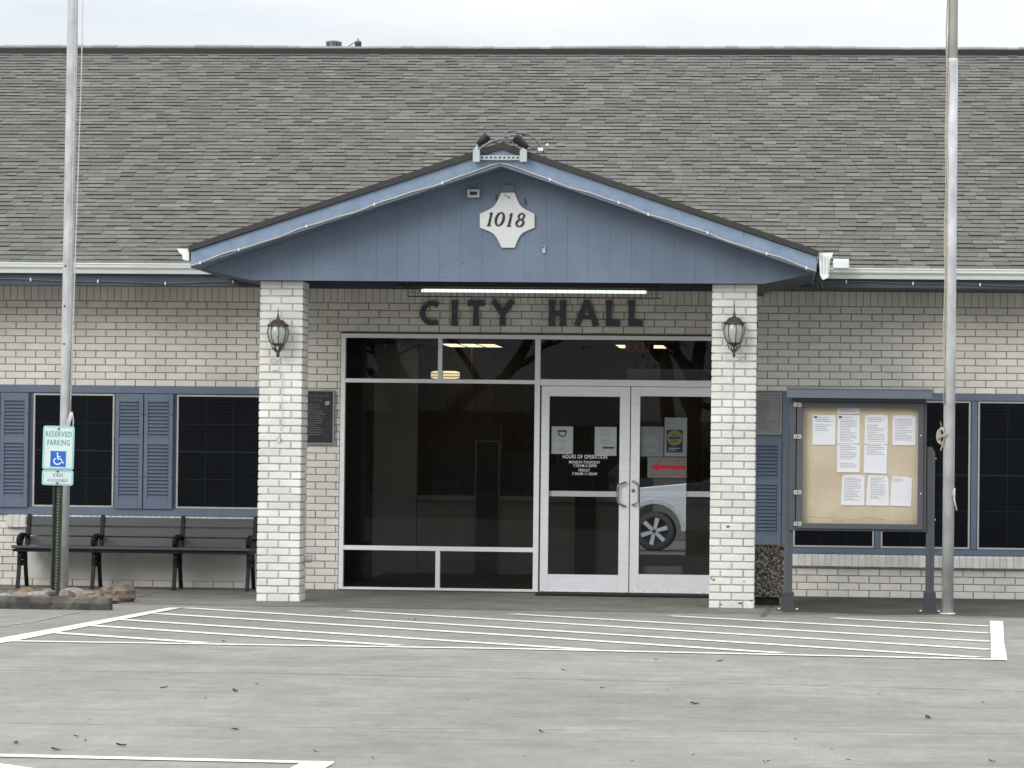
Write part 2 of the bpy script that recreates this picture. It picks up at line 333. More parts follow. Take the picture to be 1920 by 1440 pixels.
dk = MB(); P1, P2 = [], []
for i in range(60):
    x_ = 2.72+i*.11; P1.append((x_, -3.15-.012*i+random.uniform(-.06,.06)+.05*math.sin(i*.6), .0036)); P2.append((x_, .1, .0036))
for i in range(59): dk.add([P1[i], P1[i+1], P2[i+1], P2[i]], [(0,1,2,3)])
dk = dk.build('dark_walkway', concrete('dark_walk_concrete', (.055,.05,.042), (.125,.116,.10), .55)); tag(dk, kind='structure')  # darker concrete sheet with an uneven front edge, right part of the walkway
def gpoly(mb, pts, z): mb.add([tuple(G(a, b, z)) for a, b in pts], [tuple(range(len(pts)))])
def gline(mb, pts, wpx, z):
    for (a, b), (c, d) in zip(pts[:-1], pts[1:]):
        p, q = G(a, b, z), G(c, d, z); n_ = max(1, int((q-p).length/.5))
        for i in range(n_):
            u, v = p.lerp(q, i/n_), p.lerp(q, (i+1)/n_); dr = (q-p).normalized(); sd_ = Vector((-dr.y, dr.x, 0))*wpx/2
            j = lambda: random.uniform(.94, 1.06)
            a1, a2 = sd_*line_w[0], sd_*line_w[1]
            ja, jb = j(), j()
            mb.add([u-sd_*gline.k, v-sd_*jb, v+sd_*jb, u+sd_*gline.k], [(0,1,2,3)]); gline.k = jb
        gline.k = 1
gline.k = 1; line_w = (1, 1)
paint_z = .0045
hatch = [[(1562,1158.5),(1857,1174)], [(1257,1154.5),(1857,1187)], [(960,1151),(1858,1202.5)], [(655,1145),(960,1163),(1858,1217.5)],
         [(347,1139.5),(960,1177.5),(1835,1232)], [(292,1150),(960,1191),(1465,1224)], [(228,1161.5),(960,1208.5),(1110,1218)],
         [(162,1172),(750,1210)], [(88,1185),(385,1205)]]
for k, h in enumerate(hatch):
    b = MB(); gline(b, h, .135, paint_z+.0001*k); o = b.build('painted_line', M['paint'], lot)
b = MB(); gline(b, [(10,1201.2),(960,1216),(1868,1236)], .13, paint_z+.0012); b.build('painted_line', M['paint'], lot)
b = MB(); gpoly(b, [(-60,1214),(-60,1207),(318,1139),(342,1139),(25,1202)], paint_z+.0014); b.build('painted_line', M['paint'], lot)
b = MB(); gpoly(b, [(1858,1236.5),(1889,1238),(1883,1204),(1881,1164.5),(1856,1163.5),(1858,1200)], paint_z+.0016); b.build('painted_line', M['paint'], lot)
b = MB(); gpoly(b, [(-400,1404),(627,1427.5),(625,1431),(562,1430.5),(-400,1410)], paint_z); b.build('painted_line', M['paint'], lot)
b = MB(); gpoly(b, [(562,1430.5),(625,1431),(470,1520),(390,1520)], paint_z+.001); b.build('painted_line', M['paint'], lot)
b = MB(); gpoly(b, [(-200,1405),(0,1431),(70,1441),(250,1475),(180,1475),(0,1439),(-200,1414)], paint_z+.002); b.build('painted_line', M['paint'], lot)
# slab joints
def joint(pts, wd, m, nm='slab_joint', zz=.0015):
    b = MB(); P = [G(a, c, zz) for a, c in pts]; fine_ = []
    for p, q in zip(P[:-1], P[1:]):
        n_ = max(2, int((q-p).length/.12))
        for i in range(n_): fine_.append(p.lerp(q, i/n_))
    fine_.append(P[-1])
    for p, q in zip(fine_[:-1], fine_[1:]):
        wa = wd*random.uniform(.4, 1.3); wa2 = wd*random.uniform(.4, 1.3)
        d = (q-p).normalized(); s_ = Vector((-d.y, d.x, 0))
        b.add([p-s_*wa/2, q-s_*wa2/2, q+s_*wa2/2, p+s_*wa/2], [(0,1,2,3)])
    return b.build(nm, m, lot)
joint([(-50,1256),(500,1262),(800,1268),(1300,1279),(1960,1297)], .014, M['joint'])
joint([(-50,1355),(700,1365),(1960,1376)], .009, M['joint'])
joint([(860,1140),(1010,1139)], .02, M['joint'], zz=.0040)
joint([(255,1120),(300,1110)], .03, M['joint'], zz=.0040)
joint([(1430,1156),(1452,1130)], .05, M['joint'], zz=.0040)
joint([(0,1174),(60,1166),(150,1146)], .03, M['worn'], zz=.0040)
# ================================================================== CITY HALL
hall = thing('city_hall', 'white painted brick city hall with grey shingle roof and blue gabled portico', 'building', (0,0,0))
CH, PT = .0720, .2065           # brick course and brick pitch
EAVE_Y, EAVE_Z, SL = -.80, Z(960, 500, -.80), .375
SOF = Z(960, 544, 0)            # soffit height
XL, XR = -9.0, 9.0
PF = -2.5                       # pillar front plane

# openings in the wall, metres
xo = lambda a, y=850: X(a, y)
LW = (X(-330, 850), X(470, 850)+.25, Z(240, 966), Z(240, 722))
SF = (X(637, 860), X(1352, 870), -.01, Z(980, 628))
RW = (X(1421, 780), X(2300, 850), Z(1700, 1040), Z(1700, 735))
openings = [LW, SF, RW]

def brick_field(mb, x0, x1, z0, z1, Y, holes, fac=0, jit=.0014):
    rows = int(round((z1-z0)/CH)); ch = (z1-z0)/rows
    mb.m = fac
    for r in range(rows):
        za, zb = z0+r*ch, z0+(r+1)*ch; zm = (za+zb)/2
        iv = [(x0, x1)]
        for hx0, hx1, hz0, hz1 in holes:
            if hz0 < zm < hz1:
                nv = []
                for a, b_ in iv:
                    if hx1 <= a or hx0 >= b_: nv.append((a, b_)); continue
                    if hx0 > a: nv.append((a, hx0))
                    if hx1 < b_: nv.append((hx1, b_))
                iv = nv
        dz = random.uniform(-.001, .001)
        off = (PT/2 if r % 2 else 0) + random.uniform(-.004, .004)
        for a, b_ in iv:
            k = math.floor((a-x0-off)/PT)
            while True:
                p = x0+off+k*PT; q = p+PT; k += 1
                if p >= b_: break
                p2, q2 = max(p, a)+.0045, min(q, b_)-.0045
                if q2-p2 < .01: continue
                mb.brick(p2+random.uniform(-.001,.001), q2+random.uniform(-.001,.001), za+.0042+dz, zb-.0042+dz+random.uniform(-.0008,.0008), Y+random.uniform(-jit, jit), .05, .0035)

wall = MB(); wall.m = 0
SOLB = Z(960, 570)             # bottom of the soldier course
brick_field(wall, XL, XR, 0, SOLB, 0, openings)
x = XL
while x < XR:                  # soldier course under the eave
    wall.brick(x+.0025, x+.069, SOLB+.004, SOF+.01, random.uniform(-.0012,.0012)+.002, .05, .003); x += .0715
wall.m = 1
for a, b_, c_, d_ in [(XL, LW[0], 0, SOF), (LW[0], LW[1], 0, LW[2]), (LW[0], LW[1], LW[3], SOF), (LW[1], SF[0], 0, SOF), (SF[0], SF[1], SF[3], SOF),
                      (SF[1], RW[0], 0, SOF), (RW[0], RW[1], 0, RW[2]), (RW[0], RW[1], RW[3], SOF), (RW[1], XR, 0, SOF)]:
    wall.box(a, b_, .010, .20, c_, d_)
wall.box(XL, XL+.2, .2, 14, 0, SOF); wall.box(XR-.2, XR, .2, 14, 0, SOF); wall.box(XL, XR, 14, 14.2, 0, SOF)
wall_o = wall.build('brick_wall', [M['brick'], M['mortar']], hall)
# the patch under the left window where paint fills the joints
b = MB(); x0 = X(48,1030)-.06; x1 = X(481,1030)
b.box(x0, x1, -.004, .012, CH*1.02, Z(240,976)); b.build('painted_over_panel', mat('thick_wall_paint', (.63,.62,.58), .75, var=.06, scale=3, bump=.5, bscale=14), hall)

# ---- main roof
roof_root = None
def zroof(y): return EAVE_Z+SL*(y-EAVE_Y)
# ridge found where the roof plane meets the photo's ridge height
RY = None
for i in range(400):
    y = 2+i*.05
    if zroof(y) > Z(960, 97, y): continue
ys = [2+i*.01 for i in range(1500)]
RY = min(ys, key=lambda y: abs(zroof(y)-Z(960, 96, y)))
RZ = zroof(RY)
def shingles(mb, O, U, Sv, Nn, ulen, slen, expo=.143, clip=None):
    rows = int(slen/expo); wob = [random.uniform(-1,1) for _ in range(200)]
    for r in range(rows+1):
        s0 = r*expo; u = -random.uniform(0,.25)
        phs = random.uniform(0,10)
        while u < ulen:
            wd_ = random.choice([.11,.13,.15,.17,.20,.24]); u2 = min(u+wd_, ulen); ua = max(u, 0)
            u += wd_
            if u2-ua < .02: continue
            t = random.choice([.005,.008,.010,.013]); 
            dj = .006*math.sin(ua*1.1+r*.25)+.004*math.sin(ua*3.7+r*.4)+random.uniform(-.0015,.0015)
            dj2 = dj
            sa, sb = s0+dj, min(s0+expo*1.35, slen+.02)
            P = [(ua+.0015, sa, -.004), (u2-.0015, sa+random.uniform(-.0015,.0015), -.004), (u2-.0015, sb, -.006), (ua+.0015, sb, -.006),
                 (ua+.0015, sa, t+.004), (u2-.0015, sa, t+.004), (u2-.0015, sb, .0015), (ua+.0015, sb, .0015)]
            if clip and not clip((ua+u2)/2, s0+expo/2): continue
            mb.hexa([O+U*a+Sv*b_+Nn*c_ for a, b_, c_ in P]); mb.mi[-4] = 1
ang = math.atan(SL)
b = MB()
Sv = Vector((0, math.cos(ang), math.sin(ang))); Nn = Vector((0, -math.sin(ang), math.cos(ang)))
slen = (RY-EAVE_Y)/math.cos(ang)
shingles(b, Vector((XL, EAVE_Y-.03, EAVE_Z-.01)), Vector((1,0,0)), Sv, Nn, XR-XL, slen+.03)
M['edge'] = mat('shingle_edge', (.035,.032,.03), .95, var=.2)  # dark asphalt butt edges, which also paint the shadow line of each course
roof = b.build('roof', [M['shingle'], M['edge']], hall)
b = MB(); b.prismx([(EAVE_Y, EAVE_Z-.012), (RY, RZ-.012), (2*RY-EAVE_Y, EAVE_Z-.012), (2*RY-EAVE_Y, EAVE_Z-.06), (RY, RZ-.08), (EAVE_Y, EAVE_Z-.06)], XL, XR)
b.build('roof_deck', M['drip'], roof)
b = MB(); x = XL                     # ridge caps, sagging slightly along the line
while x < XR:
    wv = .024+.006*math.sin(x*.9)+.004*math.sin(x*2.7)+random.uniform(-.002,.002)
    t = random.uniform(.0,.008)
    for sgn in (-1, 1):
        b.hexa([(x, RY, RZ+.005+wv), (x+.148, RY, RZ+.005+wv), (x+.148, RY+sgn*.17, RZ-.030+wv), (x, RY+sgn*.17, RZ-.030+wv),
                (x, RY, RZ+.036+t+wv), (x+.148, RY, RZ+.036+t+wv), (x+.148, RY+sgn*.175, RZ-.006+t+wv), (x, RY+sgn*.175, RZ-.006+t+wv)][::1])
    x += .143
b.build('ridge_cap', M['ridge'], roof)
b = MB(); b.box(XL, XR, RY-.20, RY+.20, RZ-.11, RZ+.006); b.build('ridge_shadow_strip', M['black'], roof)  # black strip that paints the shadow line beneath the ridge caps
# vents on the ridge
vx0, vx1 = X(611, 85, RY+.4), X(641, 85, RY+.4); vz = Z(626, 79, RY+.4)
b = MB(); cx = (vx0+vx1)/2; rr = (vx1-vx0)/2
for k in range(12):
    a0, a1 = 2*PI*k/12, 2*PI*(k+.86)/12
    b.hexa([(cx+rr*.9*math.cos(a0), RY+.4+rr*.9*math.sin(a0), RZ-.3), (cx+rr*.9*math.cos(a1), RY+.4+rr*.9*math.sin(a1), RZ-.3), (cx+rr*.84*math.cos(a1), RY+.4+rr*.84*math.sin(a1), RZ-.3), (cx+rr*.84*math.cos(a0), RY+.4+rr*.84*math.sin(a0), RZ-.3),
            (cx+rr*.98*math.cos(a0), RY+.4+rr*.98*math.sin(a0), vz-.012), (cx+rr*.98*math.cos(a1), RY+.4+rr*.98*math.sin(a1), vz-.012), (cx+rr*.9*math.cos(a1), RY+.4+rr*.9*math.sin(a1), vz-.012), (cx+rr*.9*math.cos(a0), RY+.4+rr*.9*math.sin(a0), vz-.012)])
b.lathe([(rr*1.02, vz-RZ-.012), (rr*1.0, vz-RZ+.004), (rr*.5, vz-RZ+.016), (0.001, vz-RZ+.02)], (cx, RY+.4, RZ), 24)
b.lathe([(rr*.8, -.3), (rr*.8, vz-RZ-.014)], (cx, RY+.4, RZ), 16)
b.build('roof_vent', [mat('vent_steel', (.18,.18,.20), .35, metal=.6, var=.35, scale=14)], roof)
vx = X(671.5, 85, RY+.3); r_ = .042; vt = Z(671, 77, RY+.3)
b = MB(); b.lathe([(r_, -.3), (r_, vt-RZ-.03), (r_*1.1, vt-RZ-.02), (r_*.8, vt-RZ), (r_*.2, vt-RZ+.004), (r_*.2, vt-RZ+.03), (.001, vt-RZ+.032)], (vx, RY+.3, RZ), 14)
p = at(664, 80, RY+.3); q = at(644, 91, RY+.3)
b.tube([p, (p+q)/2+Vector((0,0,-.006)), q, q-Vector((.05,0,.06))], .006, 5); b.tube([(p+q)/2, at(660, 92, RY+.3)-Vector((0,0,.03))], .004, 5)
b.tube([p, Vector((vx, RY+.3, vt-.02))], .008, 5)
b.build('flue', M['lamp'], roof)

# ---- eaves: fascia, soffit, gutters, cable
PORT_L, PORT_R = X(487,530,PF)-.02, X(1424,530,PF)+.02
tipL, tipR = at(365, 495, -3.0), at(1527, 505, -3.0)
for a, b_, t_ in ((XL, tipL.x+.02, 'l'), (tipR.x+.06, XR, 'r')):
    px = 200 if t_ == 'l' else 1750
    zf0, zf1 = Z(px, 536 if t_ == 'l' else 541, -.72), EAVE_Z-.03
    e_ = a if t_ == 'l' else b_
    # fascia runs on under the portico to its beam
    a2, b2 = (a, PORT_L-.01) if t_ == 'l' else (PORT_R+.01, b_)
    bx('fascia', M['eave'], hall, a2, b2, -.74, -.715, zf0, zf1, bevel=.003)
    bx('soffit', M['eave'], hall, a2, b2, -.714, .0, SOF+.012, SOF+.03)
    # K-style gutter
    g = MB(); zt = EAVE_Z+.005; zb = zt-.10
    prof = [(-.742, zb), (-.80, zb), (-.815, zb+.035), (-.845, zb+.06), (-.85, zt-.012), (-.862, zt-.01), (-.862, zt), (-.84, zt), (-.838, zb+.066), (-.806, zb+.04), (-.793, zb+.008), (-.75, zb+.008), (-.75, zt), (-.742, zt)]
    g.prismx(prof, a, b_); g.build('gutter', M['gutter'], hall)
    # cable along the fascia with its clips
    c = MB(); cl = MB(); pts = []; n_ = 40; y0 = -.752
    for i in range(n_+1):
        xx = a2+(b2-a2)*i/n_; pts.append((xx, y0, zf0+.045+.012*math.sin(xx*2.2)+.006*math.sin(xx*6)))
    c.tube(pts, .0055, 5); c.build('fascia_cable', M['greycable'], hall)
    for i in range(1, n_, 4):
        p = pts[i]; cl = MB(); cl.box(p[0]-.006, p[0]+.006, y0-.008, y0+.01, p[2]-.016, p[2]+.016); cl.build('cable_clip', M['clip'], hall)

# ---- portico: pillars
def pillar(x0, x1, ztop, lab):
    b = MB(); W_ = x1-x0; y0, y1 = PF, PF+.41
    rows = int(round(ztop/.0713)); ch = ztop/rows; gp = .0058
    for r in range(rows):
        za, zb = r*ch+gp, (r+1)*ch-gp
        if r == 0: za = .0
        cuts = [0, .5, 1] if r % 2 else [0, .245, .755, 1]
        dx = random.uniform(-.002,.002)
        if r == rows-1: zb = ztop-.001
        for u, v in zip(cuts[:-1], cuts[1:]):
            for yy, s_ in ((y0, 1), (y1, -1)):
                a_, c_ = x0+W_*u+(gp if u else 0)+dx, x0+W_*v-(gp if v < 1 else 0)+dx
                rj = random.uniform(-.002,.002)
                ya, yb = (yy+rj, yy+.09) if s_ > 0 else (yy-.09, yy-rj)
                cc = .005
                b.hexa([(a_+0,ya+0,za),(c_,ya,za),(c_,yb,za),(a_,yb,za),(a_,ya,zb),(c_,ya,zb),(c_,yb,zb),(a_,yb,zb)])
            if 0 < 1:
                ya = y0+.096+(y1-y0-.192)*u; yb = y0+.096+(y1-y0-.192)*v-gp*2
                for xx, s_ in ((x0+random.uniform(-.003,.002), 1), (x1+random.uniform(-.002,.003), -1)):
                    xa, xb = (xx, xx+.09) if s_ > 0 else (xx-.09, xx)
                    b.box(xa, xb, ya, yb, za, zb)
    b.m = 1; b.box(x0+.010, x1-.010, y0+.010, y1-.010, 0, ztop-.003)
    o = b.build('pillar', [M['brick_white'], M['mortar_white']], hall, bevel=.005)
    tag(o, lab); o.modifiers['bevel'].segments = 1
    return o
GB = Z(960, 529, -2.6)         # bottom edge of the gable siding
PL = (X(484.5, 830, PF), X(573, 830, PF)-.035); PR = (X(1333, 835, PF), X(1418.5, 835, PF))
PL = (PL[0], PL[0]+.405); PR = (PR[0]-.002, PR[0]+.413)
pl = pillar(*PL, GB+.0, 'portico pillar nearest the bench'); pr = pillar(*PR, GB+.0, 'portico pillar beside the notice board, paint chipped at its foot')
# chips of bare red brick on the right pillar
bare = mat('bare_brick', (.22,.10,.085), .9, var=.2, scale=60)
for px, py, s_ in ((1365,987,.013),(1338,1087,.010),(1352,1133,.008),(1388,1131,.014),(1334,1084,.008),(1395,1090,.006),(1408,1126,.006)):
    b = MB(); c = at(px, py, PF-.0045); n_ = 9; pts = []
    for i in range(n_):
        t = 2*PI*i/n_; rr_ = s_*random.uniform(.5, 1.2); pts.append((c.x+rr_*1.5*math.cos(t), c.z+rr_*.8*math.sin(t)))
    b.prism(pts, PF-.0055, PF+.002); b.build('paint_chip', bare, pr)

# ---- portico roof and gable
RF = -3.0
AP = at(940, 268, RF); LT = at(358, 463, RF); RTp = at(1531, 467, RF)
AX = (LT.x+RTp.x)/2+.0; AX = AP.x
zt_end = (LT.z+RTp.z)/2
LX, RX = LT.x, RTp.x
slP = (AP.z-zt_end)/((RX-LX)/2)
def ztop(x): return AP.z-abs(x-AX)*slP
DRIP, FAS = .055, .150
b = MB()
BACK = 2.9
for sx_, ex in ((-1, LX), (1, RX)):
    b.prism([(AX, ztop(AX)-.03), (ex, ztop(ex)-.03), (ex, ztop(ex)-DRIP-FAS), (AX, ztop(AX)-DRIP-FAS)], RF+.026, -.05)
    b.prism([(AX, ztop(AX)-.03), (ex, ztop(ex)-.03), (ex, ztop(ex)-.06), (AX, ztop(AX)-.06)], -.05, BACK)
proof = b.build('portico_roof', M['blue'], hall)
b = MB()
for sg, ex in ((1, LX), (-1, RX)):
    up = Vector((AX-ex, 0, ztop(AX)-ztop(ex))).normalized(); nn = Vector((-up.z*(1 if up.x > 0 else -1), 0, abs(up.x)))
    U = Vector((0, 1, 0))
    ln = Vector((AX-ex, 0, ztop(AX)-ztop(ex))).length
    shingles(b, Vector((ex-.02*sg, RF-.03, ztop(ex)-.012)), U, up, nn, BACK-RF, ln)
b.build('shingles', [M['shingle'], M['edge']], proof)
for ex in (LX, RX):
    k = .02 if ex > AX else -.02
    b = MB(); b.prism([(AX, ztop(AX)+.004), (ex+k, ztop(ex+k)+.004), (ex+k, ztop(ex)-DRIP), (AX, ztop(AX)-DRIP)], RF-.032, RF+.02)
    b.build('drip_edge', M['drip'], proof)
    b = MB(); b.prism([(AX, ztop(AX)-DRIP), (ex, ztop(ex)-DRIP), (ex, ztop(ex)-DRIP-FAS+.012), (AX, ztop(AX)-DRIP-FAS)], RF, RF+.024)
    b.build('rake_fascia', M['rake'], proof, bevel=.002)
    b = MB(); b.prism([(AX, ztop(AX)-DRIP-FAS+.012), (ex, ztop(ex)-DRIP-FAS+.022), (ex, ztop(ex)-DRIP-FAS+.002), (AX, ztop(AX)-DRIP-FAS-.008)], RF-.006, RF+.02)
    b.build('rake_trim', M['blue'], proof)
    c = MB(); cl = MB(); pts = []
    for i in range(33):
        t = i/32; xx = AX+(ex-AX)*t; pts.append((xx, RF-.012, ztop(xx)-DRIP-FAS+.020+.007*math.sin(t*23)+.004*math.sin(t*51)))
    c.tube(pts, .0075, 6); c.build('rake_cable', M['cable'], proof)
    for i in (5, 12, 15, 21, 27, 31) if ex > AX else (6, 13, 20, 27, 31):
        p = pts[i]; cl = MB(); cl.box(p[0]-.006, p[0]+.006, RF-.022, RF, p[2]-.013, p[2]+.013); cl.build('cable_clip', M['clip'], proof)
b = MB(); b.box(AX-.0015, AX+.0015, RF-.003, RF, ztop(AX)-DRIP-FAS, ztop(AX)-DRIP); b.build('fascia_joint', M['eave'], proof)
# board seam on the right rake
q = at(1397, 432, RF); b = MB(); b.ribbon([(q.x+.012, q.z+.075), (q.x-.02, q.z-.065)], .004, RF-.002, RF+.002); b.build('fascia_seam', M['eave'], proof)
# gable siding
SY = -2.62
cL, cR = X(470, 527, SY), X(1431, 530, SY)
tL, tR = LX+.03, RX-.03
zund = lambda x: ztop(x)-DRIP-FAS-.002
def zlow(x):
    if x < cL: return GB+(zund(tL)-GB)*(cL-x)/(cL-tL)
    if x > cR: return GB+(zund(tR)-GB)*(x-cR)/(tR-cR)
    return GB
b = MB(); xs = []; x = AX-.0-.198*40
while x < tR: xs.append(x); x += .198
allx = sorted(set([round(v, 4) for v in xs if tL < v < tR]+[tL, tR, cL, cR, AX]))
for a, c in zip(allx[:-1], allx[1:]):
    ga = .0008 if any(abs(a-v) < 2e-3 for v in xs) else 0; gc = .0008 if any(abs(c-v) < 2e-3 for v in xs) else 0
    a_, c_ = a+ga, c-gc
    b.prism([(a_, zlow(a_)), (c_, zlow(c_)), (c_, max(zund(c_), zlow(c_)+.001)), (a_, max(zund(a_), zlow(a_)+.001))], SY, SY+.02)
poly = [(tL, zund(tL)), (cL, GB), (cR, GB), (tR, zund(tR)), (AX, zund(AX))]
b.prism([(tL+.05, zund(tL+.05)-.012), (cL+.01, GB+.002), (cR-.01, GB+.002), (tR-.05, zund(tR-.05)-.012), (AX, zund(AX)-.005)], SY+.006, SY+.06)
gable = b.build('gable_siding', M['blue'], hall)
for px, py in ((755,432),(1062,330),(690,470),(858,488),(868,492),(905,440),(1100,505),(835,520),(1190,470),(1130,392),(990,520),(620,505)):
    q = at(px, py, SY); b = MB(); b.lathe([(.001,-.003),(.005,-.002),(.006,0)], (q.x, SY, q.z), 7, 'y'); b.build('nail_head', M['eave'], gable)
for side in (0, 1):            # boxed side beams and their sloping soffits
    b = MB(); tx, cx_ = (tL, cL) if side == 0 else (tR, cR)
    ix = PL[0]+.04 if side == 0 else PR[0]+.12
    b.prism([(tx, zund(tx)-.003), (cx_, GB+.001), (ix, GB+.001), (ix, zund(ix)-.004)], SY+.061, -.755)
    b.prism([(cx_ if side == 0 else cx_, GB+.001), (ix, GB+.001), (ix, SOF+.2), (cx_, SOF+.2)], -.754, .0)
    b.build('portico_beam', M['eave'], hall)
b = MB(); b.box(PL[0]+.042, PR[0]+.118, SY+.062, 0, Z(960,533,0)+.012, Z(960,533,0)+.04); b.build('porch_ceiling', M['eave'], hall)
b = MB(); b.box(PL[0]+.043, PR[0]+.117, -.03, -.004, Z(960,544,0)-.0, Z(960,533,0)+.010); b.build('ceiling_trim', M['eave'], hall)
# side gutters of the portico
b = MB(); x_ = LX-.028; z_ = ztop(LX)-.03
pr_ = [(x_+.006, z_), (x_-.105, z_+.004), (x_-.095, z_-.022), (x_-.060, z_-.055), (x_-.050, z_-.100), (x_+.006, z_-.108)]
b.prism(pr_, RF+.03, -.9); b.build('gutter', M['gutter'], proof)
b = MB(); x_ = RX+.022
pr_ = [(x_-.002, z_), (x_+.13, z_+.004), (x_+.12, z_-.03), (x_+.10, z_-.06), (x_+.09, z_-.22), (x_+.04, z_-.245), (x_+.012, z_-.20)]
b.prism(pr_, RF+.03, RF+.10)
b.prism([(x_+.01, z_), (x_+.125, z_+.003), (x_+.115, z_-.03), (x_+.085, z_-.06), (x_+.075, z_-.11), (x_+.01, z_-.11)], RF+.10, -.9)
b.m = 1; 
for k in range(3): b.box(x_+.028+.026*k, x_+.034+.026*k, RF+.022, RF+.032, z_-.19, z_-.03)
b.build('gutter', [M['gutter'], M['box']], proof, bevel=.003)
a, c, d, e = rect(1562, 486, 1592, 504, -1.0)
b = MB(); b.box(a, c, -1.03, -.93, d, e); b.build('downspout_elbow', M['gutter'], proof, bevel=.012)
b = MB(); b.tube([(RX+.03, RF+.12, z_-.12), (RX+.02, RF+.18, z_-.24), (RX+.05, RF+.35, z_-.30)], .022, 6); b.build('outlet_strap', M['dark'], proof)

# ---- windows, shutters, bands
def band(name, px0, py0, px1, py1, y0, y1, m, **k):
    a, c, d, e = rect(px0, py0, px1, py1, y0); return bx(name, m, hall, a, c, y0, y1, d, e, **k)
WZ = (Z(240,956), Z(240,738))
bx('blue_backing_panel', M['shutter'], hall, LW[0], LW[1], .012, .10, LW[2], LW[3])
bx('window_header', M['shutter'], hall, LW[0], LW[1], -.022, .011, Z(240,737.5), Z(240,723), bevel=.003)
bx('window_sill_board', M['shutter'], hall, LW[0], LW[1], -.020, .011, Z(240,966.5), Z(240,952.5), bevel=.003)
sz0, sz1 = Z(45,988), Z(240,967)
def rowlock(x0, x1, z0, z1, lab=None):
    b = MB(); x = x0
    while x < x1-.01:
        q_ = min(x+.0665, x1); t = random.uniform(-.002,.002)
        b.hexa([(x+.002,-.055+t,z0+random.uniform(-.003,.002)),(q_-.002,-.055+t,z0),(q_-.002,.05,z0),(x+.002,.05,z0),(x+.002,-.058+t,z1-.022),(q_-.002,-.058+t,z1-.022),(q_-.002,.0,z1),(x+.002,.0,z1)]); x = q_
    b.m = 1; b.box(x0+.003, x1-.003, -.052, .0, z0+.004, z1-.028)
    return b.build('brick_sill', [M['sill'], M['mortar_white']], hall, bevel=.003)
rowlock(X(14,975), X(483,975)+.2, sz0, LW[2]-.002)

def window(x0, x1, z0, z1, nv, grid_rows, group=None, rail=True):
    f = MB(); t = .018; y0, y1 = -.008, .011
    f.box(x0, x0+t, y0, y1, z0, z1); f.box(x1-t, x1, y0, y1, z0, z1); f.box(x0+t, x1-t, y0, y1, z0, z0+t); f.box(x0+t, x1-t, y0, y1, z1-t, z1)
    o = f.build('window', M['frame'], hall, bevel=.002)
    p = MB(); p.box(x0+t, x1-t, .003, .010, z0+t, z1-t); p.build('pane', M['screen'], o)
    g = MB(); xi0, xi1, zi0, zi1 = x0+t, x1-t, z0+t, z1-t
    bl = MB(); zq = zi0+.02
    while zq < zi1-.03: bl.box(xi0+.02, xi1-.02, .0021+random.uniform(0,.0003), .0029, zq, zq+.012); zq += .034
    bl.build('blind', M['blind'], o)
    for k in range(1, nv): xx = xi0+(xi1-xi0)*k/nv; g.box(xx-.004, xx+.004, .0, .0028, zi0, zi1)
    for k in range(1, grid_rows):
        if k*2 == grid_rows: continue
        zz = zi0+(zi1-zi0)*k/grid_rows; g.box(xi0, xi1, -.0005, .0025, zz-.004, zz+.004)
    g.build('muntin', M['muntin'], o)
    zz = (zi0+zi1)/2; r = MB(); r.box(xi0, xi1, -.004, .0022, zz-.014, zz+.010); r.build('meeting_rail', M['muntin'], o)
    return o
for a, c in ((-235, -75), (62, 214), (331, 492)):
    window(X(a,845), X(c,845), Z(240, 952.5)+.003, Z(240, 738.5)-.003, 3, 4)

def shutter(x0, x1, z0, z1, m=M['shutter']):
    y0, y1 = -.045, -.0225; st = .042; b = MB(); hgt = z1-z0
    b.box(x0, x0+st, y0, y1, z0, z1); b.box(x1-st, x1, y0, y1, z0, z1)
    zs = [(z0, z0+hgt*.095), (z0+hgt*.56, z0+hgt*.62), (z1-hgt*.07, z1)]
    for a, c in zs: b.box(x0+st, x1-st, y0+.001, y1-.001, a, c)
    o = b.build('shutter', m, hall, bevel=.002)
    lv = MB()
    for a, c in ((zs[0][1], zs[1][0]), (zs[1][1], zs[2][0])):
        n_ = int((c-a)/.0345); st_ = (c-a)/n_
        for i in range(n_):
            z = a+i*st_; lv.hexa([(x0+st+.004,y0+.001,z+.002),(x1-st-.004,y0+.001,z+.002),(x1-st-.004,y1-.002,z+.020),(x0+st+.004,y1-.002,z+.020),
                                  (x0+st+.004,y0+.001,z+.012),(x1-st-.004,y0+.001,z+.012),(x1-st-.004,y1-.002,z+.031),(x0+st+.004,y1-.002,z+.031)])
    lv.build('louvres', m, o)
    bk = MB(); bk.box(x0+.01, x1-.01, y1+.0005, -.0, z0+.01, z1-.01); bk.build('shutter_back', m, o)
    for xx in (x0+.012, x1-.012):
        for zz in (z0+hgt*.28, z0+hgt*.82): d = MB(); d.lathe([(.001,-.007),(.006,-.005),(.007,0)], (xx, y0, zz), 8, 'y'); d.build('screw', M['dark'], o)
    return o
for a, c in ((-18-300, -290), (2, 54), (217, 269), (271, 325)):
    if a < -100: continue
    shutter(X(a,845), X(c,845), Z(240,953.5), Z(240,738.5))
shutter(X(-60,845), X(-4,845), Z(240,953.5), Z(240,738.5))

